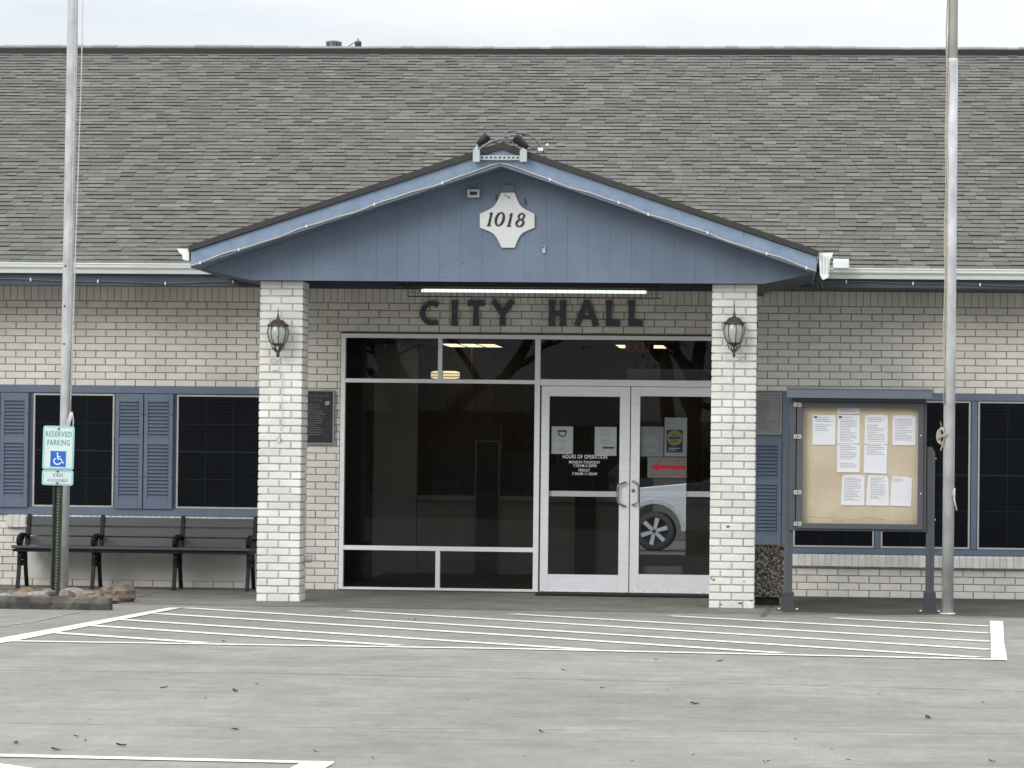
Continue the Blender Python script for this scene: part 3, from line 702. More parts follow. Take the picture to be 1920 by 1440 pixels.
# right side
RZ0, RZ1 = Z(1750,1029.5), Z(1750,751)
RWX = (X(1470,900), RW[1])
bx('blue_backing_panel', M['shutter'], hall, RW[0], RW[1], .012, .10, RW[2], RW[3])
bx('window_header', M['shutter'], hall, RWX[0]-.06, RW[1], -.022, .011, Z(1750,751), Z(1750,737), bevel=.003)
bx('window_sill_board', M['shutter'], hall, RWX[0]-.06, RW[1], -.020, .011, RW[2], Z(1750,1030), bevel=.003)
rowlock(RWX[0]-.05, RW[1], Z(1750,1064), RW[2]-.001)
for a, c, nv in ((1488, 1640, 3), (1652, 1819, 3), (1833, 1998, 3), (2012, 2180, 3)):
    window(X(a,890), X(c,890), RZ0+.003, RZ1-.003, nv, 4)
for a, c in ((1470,1487),(1641,1651),(1820.5,1832),(1999.5,2011)):
    bx('window_mullion', M['shutter'], hall, X(a,890)+.002, X(c,890)-.002, -.014, .011, RZ0+.002, RZ1-.002)
shutter(X(1412,900), X(1465,900), Z(1440,1020), Z(1440,822))
bx('trim_board', M['shutter'], hall, X(1467,780), X(1480,780), -.03, -.0225, Z(1472,1020), Z(1472,737), bevel=.002)
bx('blue_spandrel', M['shutter'], hall, X(1395,1030), X(1484,1030), -.016, .011, Z(1440,1031), RW[3])

# ---- storefront
A = .0; YF0, YF1 = -.025, .065
fr = thing  # alias unused
sf = MB()
def fbox(mb, x0, y0, x1, y1, ya=YF0, yb=YF1):
    a, c, d, e = rect(x0, y0, x1, y1, 0); mb.box(a, c, ya, yb, d, e)
xj = {k: X(k, 870) for k in (638,647,816,825,1003,1013,1014,1352)}
zb0, zb1 = .012, Z(820,1102.5)
zt0, zt1 = Z(980,636), Z(980,628)
ztr0, ztr1 = Z(820,718.5), Z(820,711)
zl0, zl1 = Z(820,1033), Z(820,1024.5)
x821, x829 = X(821.5,670), X(829.5,670); x816, x825 = X(816.5,1068), X(825,1068)
xL0, xL1 = X(637.5,870), X(646,870); xM0, xM1 = X(1001.5,870), X(1011.5,870); xR1 = X(1352,870)
sf.box(xL0, xL1, YF0, YF1, zb0, zt1)                       # left jamb
sf.box(xM0, xM1, YF0-.012, YF1, zb0, zt0)                  # main mullion
sf.box(xR1-.05, xR1, YF0, YF1, zb0, zt0)
sf.box(xL1, xR1, YF0+.002, YF1, zt0, zt1)
sf.box(xL1, xM0, YF0+.003, YF1, ztr0, ztr1)
sf.box(xL1, xM0, YF0+.003, YF1, zl0, zl1)
sf.box(xL1, xM0, YF0+.003, YF1, zb0, zb1)
sf.box(x821, x829, YF0+.006, YF1, ztr1, zt0)
sf.box(x816, x825, YF0+.006, YF1, zb1, zl0)
zh0, zh1 = Z(1175,724.5), Z(1175,712.5)
sf.box(xM1, xR1-.05, YF0-.004, YF1, zh0, zh1)
sfo = sf.build('storefront_frame', M['alu'], hall, bevel=.003)
b = MB(); b.box(xL0-.010, xL0, .004, .06, 0, zt1+.002); b.box(xL0, xR1, .0, .06, zt1+.0, zt1+.014); b.build('dark_caulk_gap', M['dark'], hall)
b = MB(); b.box(xL0, xM0, -.035, .06, .0045, .0115); b.build('base_seal', M['dark'], hall)
def pane(x0, x1, z0, z1, y=.02, tilt=0, yaw=0, m=None, par=None):
    b = MB(); cz = (z0+z1)/2; cx_ = (x0+x1)/2
    def yy(xx, zz): return y+(zz-cz)*tilt+(xx-cx_)*yaw
    P = [(x0,z0),(x1,z0),(x1,z1),(x0,z1)]
    b.add([(p[0], yy(*p), p[1]) for p in P], [(0,1,2,3)])
    return b.build('glass_pane', m or M['glass'], par or sfo)
pane(xL1-.004, x821+.004, ztr1-.004, zt0+.004, .02, .001)
pane(x829-.004, xM0+.004, ztr1-.004, zt0+.004, .02, .002)
pane(xM1-.004, xR1-.046, zh1-.004, zt0+.004, .02, .001)
pane(xL1-.004, xM0+.004, zl1-.004, ztr0+.004, .02, -.001, .001)
pane(xL1-.004, x816+.004, zb1-.004, zl0+.004, .02, .001)
pane(x825-.004, xM0+.004, zb1-.004, zl0+.004, .02, .0)

def door(px0, pxg0, pxg1, px1, left, tilt, yaw, lab):
    ym = 900; x0, x1 = X(px0, ym), X(px1, ym); g0, g1 = X(pxg0, ym), X(pxg1, ym)
    pm = (px0+px1)/2; z1 = zh0-.004; z0 = Z(pm, 1113.5)
    gz0, gz1 = Z(pm, 1077.5), Z(pm, 743.5); y0, y1 = -.016, .03
    b = MB(); b.box(x0, g0, y0, y1, z0, z1); b.box(g1, x1, y0, y1, z0, z1); b.box(g0, g1, y0+.001, y1-.001, z0, gz0); b.box(g0, g1, y0+.001, y1-.001, gz1, z1)
    o = b.build('door', M['alu'], hall, bevel=.003); tag(o, lab)
    pane(g0-.003, g1+.003, gz0-.003, gz1+.003, .008, tilt, yaw, par=o)
    b = MB(); b.box(g0-.0, g1+.0, .034, .038, Z(pm,921)-.055, Z(pm,921)); b.box(g0, g1, .036, .066, Z(pm,921)-.045, Z(pm,921)-.005)
    b.build('push_bar', M['alu'], o)
    b = MB()                                                    # rivets of the bottom rail
    for i in range(8): b.lathe([(.001,-.003),(.004,-.002),(.005,0)], (x0+.03+(x1-x0-.06)*i/7, y0, z0+.02), 7, 'y')
    b.build('rivets', M['dark'], o)
    b = MB(); b.box(x0, x1, y0-.002, y1, z0-.02, z0-.002); b.build('door_sweep', M['dark'], o)
    # C shaped pull
    hx = (g1+x1)/2-.0 if left else (x0+g0)/2
    s_ = -1 if left else 1
    ex = (x1-.040) if left else (x0+.026); ix = g1-.012 if left else g0-.006
    zt_, zb_ = Z(pm, 903.5), Z(pm, 947.5); yh = y0-.045
    pts = [(ex, y0, zt_), (ex+s_*.006, yh+.012, zt_), (ex+s_*.014, yh, zt_-.004), (ix-s_*.018, yh, zt_-.020), (ix-s_*.004, yh, zt_-.034), (ix, yh, zt_-.055),
           (ix, yh, zb_+.055), (ix-s_*.004, yh, zb_+.034), (ix-s_*.018, yh, zb_+.020), (ex+s_*.014, yh, zb_+.004), (ex+s_*.006, yh+.012, zb_), (ex, y0, zb_)]
    b = MB(); b.tube(pts, .0105, 8); b.build('handle', M['alu2'], o)
    if not left:
        b = MB(); c_ = at(1187.5, 920, y0); b.lathe([(.019,0),(.018,-.008),(.010,-.011),(.009,-.014),(.001,-.014)], (c_.x, y0, c_.z), 16, 'y'); b.build('lock', M['alu2'], o)
    return o
dL = door(1014, 1029, 1161, 1180.3, True, .002, 0, 'door leaf lettered with the opening hours')
dR = door(1182, 1199, 1332, 1350, False, .0100, .0, 'door leaf with the keyhole')
m_ = glass_mat('added_reflector', (.8,.8,.8), 1.5); n__ = m_.node_tree.nodes  # reflector sheet added to strengthen the truck's reflection in the right door
for l_ in list(m_.node_tree.links):
    if l_.to_node.type == 'MIX_SHADER' and l_.to_socket == l_.to_node.inputs[0]: m_.node_tree.links.remove(l_)
[q for q in n__ if q.type == 'MIX_SHADER'][0].inputs[0].default_value = .52
a, c, d, e = rect(1199.5, 897, 1286, 1040, .004); yy = lambda z_: .0045+(z_-(Z(1265,1077.5)+Z(1265,743.5))/2)*(.0100)
b = MB(); b.add([(a, yy(d)+.0, d), (c, yy(d), d), (c, yy(e), e), (a, yy(e), e)], [(0,1,2,3)]); b.build('added_reflector', m_, dR)
b = MB(); b.box(xM1, xR1, -.03, .06, .004, .016); b.build('threshold', M['alu'], hall, bevel=.002)
# hours lettering on the left leaf
b = MB()
for s_, a, y0, c, y1, of in (('HOURS OF OPERATION',1055,852.8,1138,860,.014), ('MONDAY-THURSDAY',1067,864,1125,869.3,.010), ('7:30AM-5:30PM',1075,870.5,1118,875.8,.010),
                         ('FRIDAY',1085,879,1106,884.3,.010), ('7:30AM-11:30AM',1073,885.6,1119,891,.010)):
    q = rect(a, y0, c, y1, 0); b = MB(); text_into(b, s_, q[0], q[1], q[2], q[3], -.0005, .0015, .004); b.build('hours_lettering', M['white'], dL)

# ================================================================== INTERIOR (dim, seen through the glass)
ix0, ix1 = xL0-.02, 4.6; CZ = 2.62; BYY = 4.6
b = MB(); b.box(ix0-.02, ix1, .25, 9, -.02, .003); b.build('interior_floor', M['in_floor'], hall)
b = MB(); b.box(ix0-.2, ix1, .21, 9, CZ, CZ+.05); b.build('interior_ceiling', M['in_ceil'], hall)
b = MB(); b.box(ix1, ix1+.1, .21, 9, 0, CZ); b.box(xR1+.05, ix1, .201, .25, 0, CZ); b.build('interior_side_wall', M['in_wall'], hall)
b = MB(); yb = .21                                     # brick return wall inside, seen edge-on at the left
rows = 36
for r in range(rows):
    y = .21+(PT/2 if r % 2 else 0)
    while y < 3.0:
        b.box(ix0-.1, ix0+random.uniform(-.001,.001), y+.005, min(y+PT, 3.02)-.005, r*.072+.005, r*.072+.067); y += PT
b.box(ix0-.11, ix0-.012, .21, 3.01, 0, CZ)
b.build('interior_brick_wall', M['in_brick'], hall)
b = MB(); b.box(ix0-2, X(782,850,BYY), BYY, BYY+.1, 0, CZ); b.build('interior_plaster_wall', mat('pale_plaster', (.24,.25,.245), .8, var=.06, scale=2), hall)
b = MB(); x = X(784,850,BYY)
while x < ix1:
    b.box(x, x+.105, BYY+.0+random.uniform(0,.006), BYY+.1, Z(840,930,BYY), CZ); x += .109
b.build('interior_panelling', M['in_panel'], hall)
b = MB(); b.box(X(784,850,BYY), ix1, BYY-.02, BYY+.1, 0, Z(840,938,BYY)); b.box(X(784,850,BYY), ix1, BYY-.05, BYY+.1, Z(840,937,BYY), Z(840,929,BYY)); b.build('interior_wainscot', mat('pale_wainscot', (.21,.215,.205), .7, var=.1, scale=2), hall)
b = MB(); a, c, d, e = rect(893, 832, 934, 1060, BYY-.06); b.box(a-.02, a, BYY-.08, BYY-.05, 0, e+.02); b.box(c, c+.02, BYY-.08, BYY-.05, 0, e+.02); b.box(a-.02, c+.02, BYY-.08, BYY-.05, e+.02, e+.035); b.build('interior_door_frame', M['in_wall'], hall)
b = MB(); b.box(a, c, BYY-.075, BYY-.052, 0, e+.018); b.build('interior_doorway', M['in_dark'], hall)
b = MB(); a, c, d, e = rect(1078, 905, 1116, 1060, BYY-.06); e = Z(1095,838,BYY); b.box(a, c, BYY-.075, BYY-.052, 0, e); b.build('interior_doorway', M['in_dark'], hall)
# ceiling lights inside
def troffer(px0, px1, py0, py1, lab):
    y1_ = 33.2-33.2
    z = CZ-.02
    def yat(px, py):
        d = ray(px, py); return (CAM+d*((z-CAM.z)/d.z))
    p, q = yat((px0+px1)/2-8, py1), yat((px0+px1)/2+8, py0)
    xa, xb = yat(px0, py1).x, yat(px1-14, py1).x
    ya, yb_ = min(p.y, q.y), max(p.y, q.y); yb_ = min(yb_, ya+1.3); ya = max(ya, .5)
    t = thing('ceiling_light', lab, 'ceiling light', ((xa+xb)/2, (ya+yb_)/2, CZ), 'ceiling lights inside the lobby')
    b = MB(); b.box(xa, xb, ya, yb_, CZ-.03, CZ-.02); b.build('diffuser', M['troffer'], t)
    b = MB(); n_ = 2
    for k in range(1, 3): xx = xa+(xb-xa)*k/3; b.box(xx-.01, xx+.01, ya, yb_, CZ-.034, CZ-.031)
    b.box(xa-.03, xa, ya, yb_, CZ-.034, CZ-.001); b.box(xb, xb+.03, ya, yb_, CZ-.034, CZ-.001); b.box(xa-.03, xb+.03, ya-.03, ya, CZ-.034, CZ-.001); b.box(xa-.03, xb+.03, yb_, yb_+.03, CZ-.034, CZ-.001)
    b.build('frame', M['in_wall'], t)
troffer(862, 970, 643, 654, 'warm rectangular ceiling light behind the upper middle pane')
troffer(1172, 1270, 645, 657, 'warm rectangular ceiling light above the glass doors')
c = at(835, 703, 4.2)
t = thing('pendant_light', 'round warm drum light with dark cross bands hanging behind the frame bar', 'pendant light', (c.x, c.y, c.z))
b = MB(); r_ = .165; b.lathe([(.001,-.045),(r_*.8,-.044),(r_,-.03),(r_,.03),(r_*.8,.042),(.001,.043)], c, 24); b.build('drum_shade', M['pend'], t)
b = MB(); 
for dz in (-.018, .012): b.lathe([(r_+.002,dz-.004),(r_+.006,dz-.004),(r_+.006,dz+.004),(r_+.002,dz+.004)], c, 24)
b.build('shade_band', M['dark'], t)
b = MB(); b.tube([(c.x-.06,c.y,c.z+.04),(c.x-.06,c.y,CZ)], .004, 5); b.tube([(c.x+.3,c.y,CZ-.3),(c.x+.3,c.y,CZ)], .003, 5); b.build('cord', M['in_wall'], t)
# exit sign seen from behind/through the transom
q = rect(1176, 642, 1222, 659, 1.2)
b = MB(); text_into(b, 'EXIT', q[0], q[1], q[2], q[3], 1.19, 1.195, -.01)
o = b.build('exit_sign', M['exit'], None, ((q[0]+q[1])/2, 1.19, q[2])); tag(o, 'red lit EXIT lettering behind the transom glass over the doors', 'exit sign')
b = MB(); b.box(q[0]-.02, q[1]+.02, 1.20, 1.23, q[2]-.02, CZ); b.build('housing', M['in_dark'], o)

# ================================================================== SIGNS ON THE BUILDING
# CITY HALL letters
LY0, LY1 = -.040, -.012
T_ = .055
def letter(ch, px0, px1, k):
    xa, xb = X(px0, 588), X(px1, 588); pm = (px0+px1)/2
    z0, z1 = Z(pm, 611.5), Z(pm, 563.5); b = MB(); h = z1-z0; wd_ = xb-xa; xm = (xa+xb)/2
    cnt = [0]
    def R_(pts, w_=T_):
        cnt[0] += 1; b.ribbon(pts, w_, LY0-.0007*cnt[0], LY1)
    if ch == 'C':
        n_ = 16; cx_ = xa+wd_*.58; rx, rz = wd_*.58-T_/2, h/2-T_/2; pts = []
        for i in range(n_+1):
            a = math.radians(52+(308-52)*i/n_); pts.append((cx_+rx*math.cos(a), (z0+z1)/2+rz*math.sin(a)))
        R_(pts, [T_*1.05]+[T_*.9]*(n_-1)+[T_*1.05])
    if ch == 'I': R_([(xm, z0), (xm, z0+h*.5), (xm, z1)], [T_*1.25, T_, T_*1.25])
    if ch == 'T': R_([(xm, z0), (xm, z0+h*.45), (xm, z1-T_+.004)], [T_*1.2, T_, T_]); R_([(xa, z1-T_/2), (xm, z1-T_/2), (xb, z1-T_/2)], [T_*1.15, T_*.9, T_*1.15])
    if ch == 'Y': R_([(xm, z0), (xm, z0+h*.5)], [T_*1.1, T_]); R_([(xm+.006, z0+h*.42), (xa+T_*.4, z1)], [T_*.95, T_*1.1]); R_([(xm-.006, z0+h*.42), (xb-T_*.4, z1)], [T_*.95, T_*1.1])
    if ch == 'H':
        for xx in (xa+T_*.6, xb-T_*.6): R_([(xx, z0), (xx, z0+h*.5), (xx, z1)], [T_*1.25, T_, T_*1.25])
        R_([(xa+T_, (z0+z1)/2-.01), (xb-T_, (z0+z1)/2-.01)], T_*.8)
    if ch == 'A':
        R_([(xa+T_*.5, z0), (xm, z1)], [T_*1.15, T_*.9]); R_([(xb-T_*.5, z0), (xm, z1)], [T_*1.15, T_*.9]); R_([(xa+wd_*.27, z0+h*.34), (xb-wd_*.27, z0+h*.34)], T_*.7)
    if ch == 'L': R_([(xa+T_*.6, z0+.001), (xa+T_*.6, z0+h*.5), (xa+T_*.6, z1)], [T_*1.2, T_, T_*1.25]); R_([(xa+T_*.9, z0+T_/2), (xb, z0+T_/2)], [T_, T_*1.1])
    # jitter overlaps off a shared plane
    vs = b.v; n8 = 0
    return b
sgn = thing('building_sign', 'dark slate letters spelling CITY HALL on the brick over the storefront', 'sign', (X(998,588), -.02, Z(998,611)))
for i, (ch, a, c) in enumerate((('C',788,827),('I',848,858),('T',877,909),('Y',921,965),('H',1029,1062),('A',1077,1124),('L',1136,1163),('L',1178,1206))):
    o = letter(ch, a, c, i).build('letter', M['letter'], sgn)
    b = MB(); xm = X(a, 588)+T_*.5+(.02 if ch in 'TY' else 0)+(.09 if ch in 'TY' else 0)*0; xm = X((a+c)/2, 588) if ch in 'TYI' else xm; b.box(xm-.006, xm+.006, -.013, .01, Z((a+c)/2, 590)-.006, Z((a+c)/2, 590)+.006); b.build('mounting_stud', M['dark'], o)

# address board 1018
GY = SY-.004
def pxp(a, c, Y=GY): p_ = at(a, c, Y); return (p_.x, p_.z)
adr = thing('address_sign', 'white shield-shaped board with black slanted numerals 1018 on the blue gable', 'sign', (X(951,412,GY), GY-.02, Z(951,465,GY)))
out = [(941,361),(964,361)]
def arc(p0, p1, bulge, n_=8):
    r = []
    for i in range(1, n_):
        t = i/n_; x_ = p0[0]+(p1[0]-p0[0])*t; y_ = p0[1]+(p1[1]-p0[1])*t; k = math.sin(PI*t)*bulge
        dx, dy = p1[0]-p0[0], p1[1]-p0[1]; ll = math.hypot(dx, dy); r.append((x_-dy/ll*k, y_+dx/ll*k))
    return r
P0 = [(940,361.5),(965,361.5)]; 
out = [P0[0], P0[1]] + arc((965,361.5),(1002.5,401),7*1) + [(1002.5,401),(1002.5,427)] + arc((1002.5,427),(965,464.5),7) + [(965,464.5),(941,464.5)] + arc((941,464.5),(900,427),7) + [(900,427),(900,401)] + arc((900,401),(940,361.5),7)
def flip(pts): return pts
# concave sides: bend the arcs towards the centre
cxm, cym = 951.5, 413
def concave():
    r = []; segs = [((965,361.5),(1002.5,401)),((1002.5,427),(965,464.5)),((941,464.5),(900,427)),((900,401),(940,361.5))]
    for a, c in segs:
        for i in range(9):
            t = i/8; x_ = a[0]+(c[0]-a[0])*t; y_ = a[1]+(c[1]-a[1])*t; k = math.sin(PI*t)*6.5/34
            r.append((x_+(cxm-x_)*k, y_+(cym-y_)*k))
    return r
def fan_prism(mb, pts, y0, y1):
    c_ = (sum(p[0] for p in pts)/len(pts), sum(p[1] for p in pts)/len(pts)); n_ = len(pts)
    for i in range(n_): mb.prism([c_, pts[i], pts[(i+1)%n_]], y0, y1)
cc = [pxp(*p) for p in concave()]
n_ = len(cc); cen = pxp(cxm, cym)
b = MB(); V = [(x_, GY-.022, z_) for x_, z_ in cc]+[(x_, GY, z_) for x_, z_ in cc]+[(cen[0], GY-.022, cen[1]), (cen[0], GY, cen[1])]
b.add(V, [((i+1)%n_, i, 2*n_) for i in range(n_)]+[(n_+i, n_+(i+1)%n_, 2*n_+1) for i in range(n_)]+[(i, (i+1)%n_, n_+(i+1)%n_, n_+i) for i in range(n_)])
b.build('panel', M['signwhite'], adr, bevel=.0)
def strokes(mb, segs, x0, x1, z0, z1, y0, y1, sl=.22):
    W_, H_ = x1-x0, z1-z0
    for pts, wd_ in segs:
        q_ = [(x0+W_*p[0]+sl*H_*(p[1]-.5), z0+H_*p[1]) for p in pts]; strokes.k += .0003; mb.ribbon(q_, [v*H_*1.45 for v in wd_], y0-strokes.k % .003, y1)
strokes.k = 0
def ell(cx_, cz_, rx, rz, a0, a1, n_=14): return [(cx_+rx*math.cos(math.radians(a0+(a1-a0)*i/n_)), cz_+rz*math.sin(math.radians(a0+(a1-a0)*i/n_))) for i in range(n_+1)]
wv = lambda n_, lo, hi: [lo+(hi-lo)*abs(math.cos(2*PI*i/n_)) for i in range(n_+1)]
one = [([(.5,0),(.5,1)], [.13,.11]), ([(.22,.84),(.5,.97)], [.04,.09]), ([(.2,.02),(.85,.02)], [.05,.05])]
zero = [(ell(.5,.5,.38,.46,0,360), wv(14,.06,.13))]
eight = [(ell(.5,.75,.27,.22,0,360), wv(14,.06,.10)), (ell(.5,.27,.34,.25,0,360), wv(14,.06,.12))]
for s_, a, c, y0, y1 in ((one,913,926,398.5,424), (zero,928,947,398,424.5), (one,951,963,400,425), (eight,967,986,400,425.5)):
    q = (*pxp(a, y1), *pxp(c, y0)); b = MB(); strokes(b, s_, q[0], q[2], q[1], q[3], GY-.027, GY-.0222); b.build('numeral', M['signink'], adr)
b = MB()
for a, c in ((948,367),(953,369),(955,371)): q_ = pxp(a, c); b.box(q_[0]-.008, q_[0]+.008, GY-.025, GY-.0222, q_[1]-.005, q_[1]+.005)
b.build('rust_fixing', M['lamp'], adr)
b = MB(); q0, q1 = pxp(941,347), pxp(963,360); b.box(q0[0], q1[0], GY-.012, GY+.0, q1[1], q0[1]); b.build('hanger_plate', M['blue'], adr)
o = MB(); 
for a, c in ((930,372),(984,379)): q_ = pxp(a, c); o.tube([(q_[0],GY,q_[1]+.03),(q_[0]+.006,GY-.02,q_[1]+.01),(q_[0]+.004,GY-.012,q_[1]-.02)], .006, 6)
o.build('hook', M['lamp'], adr)

# small vent/camera box on gable
a, c, d, e = rect(877, 355.5, 900, 371, GY)
b = MB(); b.box(a, c, GY-.06, GY, d, e); o = b.build('gable_sensor_box', M['box'], None, ((a+c)/2, GY, d), bevel=.004); tag(o, 'small grey box with dark slot on the gable, left of the address board', 'sensor box')
b = MB(); b.box(a+.025, c-.022, GY-.064, GY-.0605, d+.022, e-.024); b.build('slot', M['black'], o)
a, c, d, e = rect(1017, 461, 1023, 475, GY)
b = MB(); b.box(a, c, GY-.015, GY, d, e); o = b.build('wall_hook', M['box'], None, ((a+c)/2, GY, d), bevel=.003); tag(o, 'tiny metal hook plate low on the gable, right of the address board', 'hook')
b = MB(); b.lathe([(.001,-.024),(.008,-.022),(.009,-.015)], ((a+c)/2-.003, GY, e-.014), 8, 'y'); b.build('screw_head', M['black'], o)

# floodlights at the apex
def flood(px, py, hp, lab):
    a, c, d, e = rect(px-6.5, 281, px+6.5, 304, RF-.07)
    t = thing('floodlight', lab, 'floodlight', ((a+c)/2, RF-.03, d), 'floodlights on the gable peak')
    b = MB(); b.box(a, c, RF-.10, RF-.034, d, e); b.build('junction_box', M['box'], t, bevel=.004)
    p0 = at(*hp[0], RF-.07); p1 = at(*hp[1], RF-.07); dr = (p1-p0).normalized()
    b = MB(); b.tube([(p0-dr*.01), p0, p0+dr*.03, p0+dr*.05, p1-dr*.01, p1], [.012, .024, .034, .040, .044, .046], 14); b.build('lamp_head', M['black'], t)
    b = MB(); m_ = Vector(((a+c)/2, RF-.07, e)); b.tube([m_, m_+Vector((0,0,.03)), p0], .009, 6); b.lathe([(.016,0),(.016,.02),(.010,.026)], m_, 10); b.build('swivel', M['box'], t)
    return t
flood(893.5, 292, ((897,270),(915,254)), 'floodlight tilted up and right on the gable peak, beside the bare rake')
flood(981.5, 293, ((988,276),(966,257)), 'floodlight on the gable peak, in front of the coiled cable')
a, c, d, e = rect(900, 291.5, 975, 300, RF-.04)
b = MB(); b.box(a, c, RF-.05, RF-.034, d, e); b.m = 1
for k in range(9): x_ = a+(c-a)*(k+.5)/9; b.box(x_-.010, x_+.010, RF-.053, RF-.0502, (d+e)/2-.006, (d+e)/2+.008)
o = b.build('mounting_rail', [M['box'], M['dark']], None, ((a+c)/2, RF-.04, d)); tag(o, 'slotted steel rail between the two floodlight boxes', 'mounting rail')
c0 = at(962, 268, RF-.0)
def cpath(P, r, y0_=RF+.02, dy=.012): b.tube([at(px, py, y0_+dy*i) for i, (px, py) in enumerate(P)], r, 7)
def smooth(P, n_=5):
    out_ = []
    for i in range(len(P)-1):
        p0, p1, p2, p3 = P[max(i-1,0)], P[i], P[i+1], P[min(i+2,len(P)-1)]
        for k_ in range(n_):
            t = k_/n_; out_.append(tuple(.5*((2*p1[q])+(-p0[q]+p2[q])*t+(2*p0[q]-5*p1[q]+4*p2[q]-p3[q])*t*t+(-p0[q]+3*p1[q]-3*p2[q]+p3[q])*t**3) for q in (0,1)))
    return out_+[P[-1]]
b = MB()
cpath(smooth([(905,277),(918,276),(930,272),(942,265),(950,262),(946,255),(950,248),(962,245),(975,248),(984,255)]), .0095, RF+.0, .002)
cpath(smooth([(965,249),(978,249),(992,253),(1005,262),(1014,274),(1021,288)]), .0105, RF+.05, .002)
cpath(smooth([(948,254),(953,262),(962,267),(975,269),(990,273),(1003,277),(1014,281)]), .0085, RF+.03, .003)
cpath(smooth([(972,253),(978,262),(986,270),(996,276),(1010,283)]), .008, RF+.02, .003)
cpath(smooth([(903,276),(915,270),(928,264),(944,261),(960,262),(970,266)]), .012, RF+.08, .002)
b.m = 1
q = at(1016,280,RF+.06); b.box(q.x-.035, q.x+.01, q.y-.02, q.y+.02, q.z-.014, q.z+.014); q = at(1025,274,RF+.06); b.tube([q, q+Vector((.012,0,.022))], .012, 6)
o = b.build('cable_coil', [M['greycable'], M['clip']], None, (c0.x, RF, ztop(c0.x))); tag(o, 'loops of grey and black cable piled on the gable peak', 'cable')

# porch fluorescent fixture
FY = -.55
t = thing('fluorescent_light', 'lit white fluorescent tube in a wire guard under the porch ceiling', 'light fixture', (X(1000,546,FY), FY, Z(1000,546,FY)))
pz = Z(1000, 546.5, FY)
b = MB(); b.lathe([(.001,0),(.016,.003),(.018,.03),(.018,X(1212,546,FY)-X(790,546,FY)-.03),(.016,X(1212,546,FY)-X(790,546,FY)),(.001,X(1212,546,FY)-X(790,546,FY))], (X(790,546,FY), FY, pz), 14, 'x'); b.build('tube', M['tube'], t)
a, c = X(765,540,FY), X(1240,540,FY); zc_ = Z(960,533,0)+.012
b = MB(); b.box(a+.02, c-.02, FY-.06, FY+.06, pz+.035, zc_); b.build('housing', M['dark'], t, bevel=.006)
b = MB(); y0, y1 = FY-.085, FY+.085; zz0 = pz-.058
for yy in (y0, y0+.055, y1-.055, y1): b.tube([(a, yy, zz0), (c, yy, zz0)], .0022, 4)
for zq in (pz-.02, pz+.02): b.tube([(a, y0, zq), (c, y0, zq)], .0022, 4)
x_ = a
while x_ <= c+.001:
    b.tube([(x_, y0, zc_), (x_, y0, zz0), (x_, y1, zz0), (x_, y1, zc_)], .0022, 4); x_ += .055
b.build('wire_guard', M['dark'], t)
q = at(752, 536.5, FY); b = MB(); b.tube([(q.x-.03,FY,q.z),(q.x+.03,FY,q.z)], .02, 8); b.tube([(q.x+.03,FY,q.z+.005),(a+.02,FY,pz+.05)], .012, 6); b.build('photocell', M['lamp'], t)

# plaques
def plaque(name, px0, py0, px1, py1, m, lines, lab, mi):
    a, c, d, e = rect(px0, py0, px1, py1, -.03)
    t = thing(name, lab, 'plaque', ((a+c)/2, -.03, d))
    b = MB(); r_ = .016; b.box(a, a+r_, -.04, -.002, d, e); b.box(c-r_, c, -.04, -.002, d, e); b.box(a+r_, c-r_, -.04, -.002, d, d+r_); b.box(a+r_, c-r_, -.04, -.002, e-r_, e); b.build('rim', M['plaquerim'], t, bevel=.003)
    b = MB(); b.box(a+r_, c-r_, -.03, -.003, d+r_, e-r_); b.build('plate', m, t)
    b = MB(); W_, H_ = c-a, e-d
    for s_, u0, u1, v, h in lines:
        text_into(b, s_, a+W_*u0, a+W_*u1, d+H_*v, d+H_*(v+h), -.034, -.0302, .008)
    for k in range(14 if mi else 16):
        v = .72-k*.042 if mi else .80-k*.045
        if v < .08: break
        wd_ = random.uniform(.12,.34); x_ = a+W_*.5-W_*wd_/1.2
        while x_ < a+W_*.5+W_*wd_/1.2:
            l_ = random.uniform(.012,.03); b.box(x_, x_+l_, -.0325, -.0302, d+H_*v, d+H_*v+.008); x_ += l_+.008
    b.build('raised_lettering', M['plaqueink'] if mi else mat('faint_engraving', (.13,.13,.13), .6), t)
    return t, (a, c, d, e)
pt, pq = plaque('bronze_plaque', 536, 731, 627, 833, M['plaque'], [('SOUTH HOUSTON', .12, .88, .87, .035), ('CITY HALL', .26, .74, .80, .033)], 'dark bronze dedication plaque on the brick, half hidden behind the bench-side pillar', True)
a, c, d, e = rect(609, 752, 619, 760, -.032); b = MB(); b.prism([(a,d),(c-.01,d+.004),(c,e),(a+.008,e-.003)], -.036, -.0303); b.build('emblem', M['plaquerim'], pt)
plaque('grey_plaque', 1388, 736, 1466, 815, M['plaquegrey'], [('CITY OFFICIALS', .45, .85, .86, .03)][:0], 'plain grey metal plaque between the lantern pillar and the notice board', False)

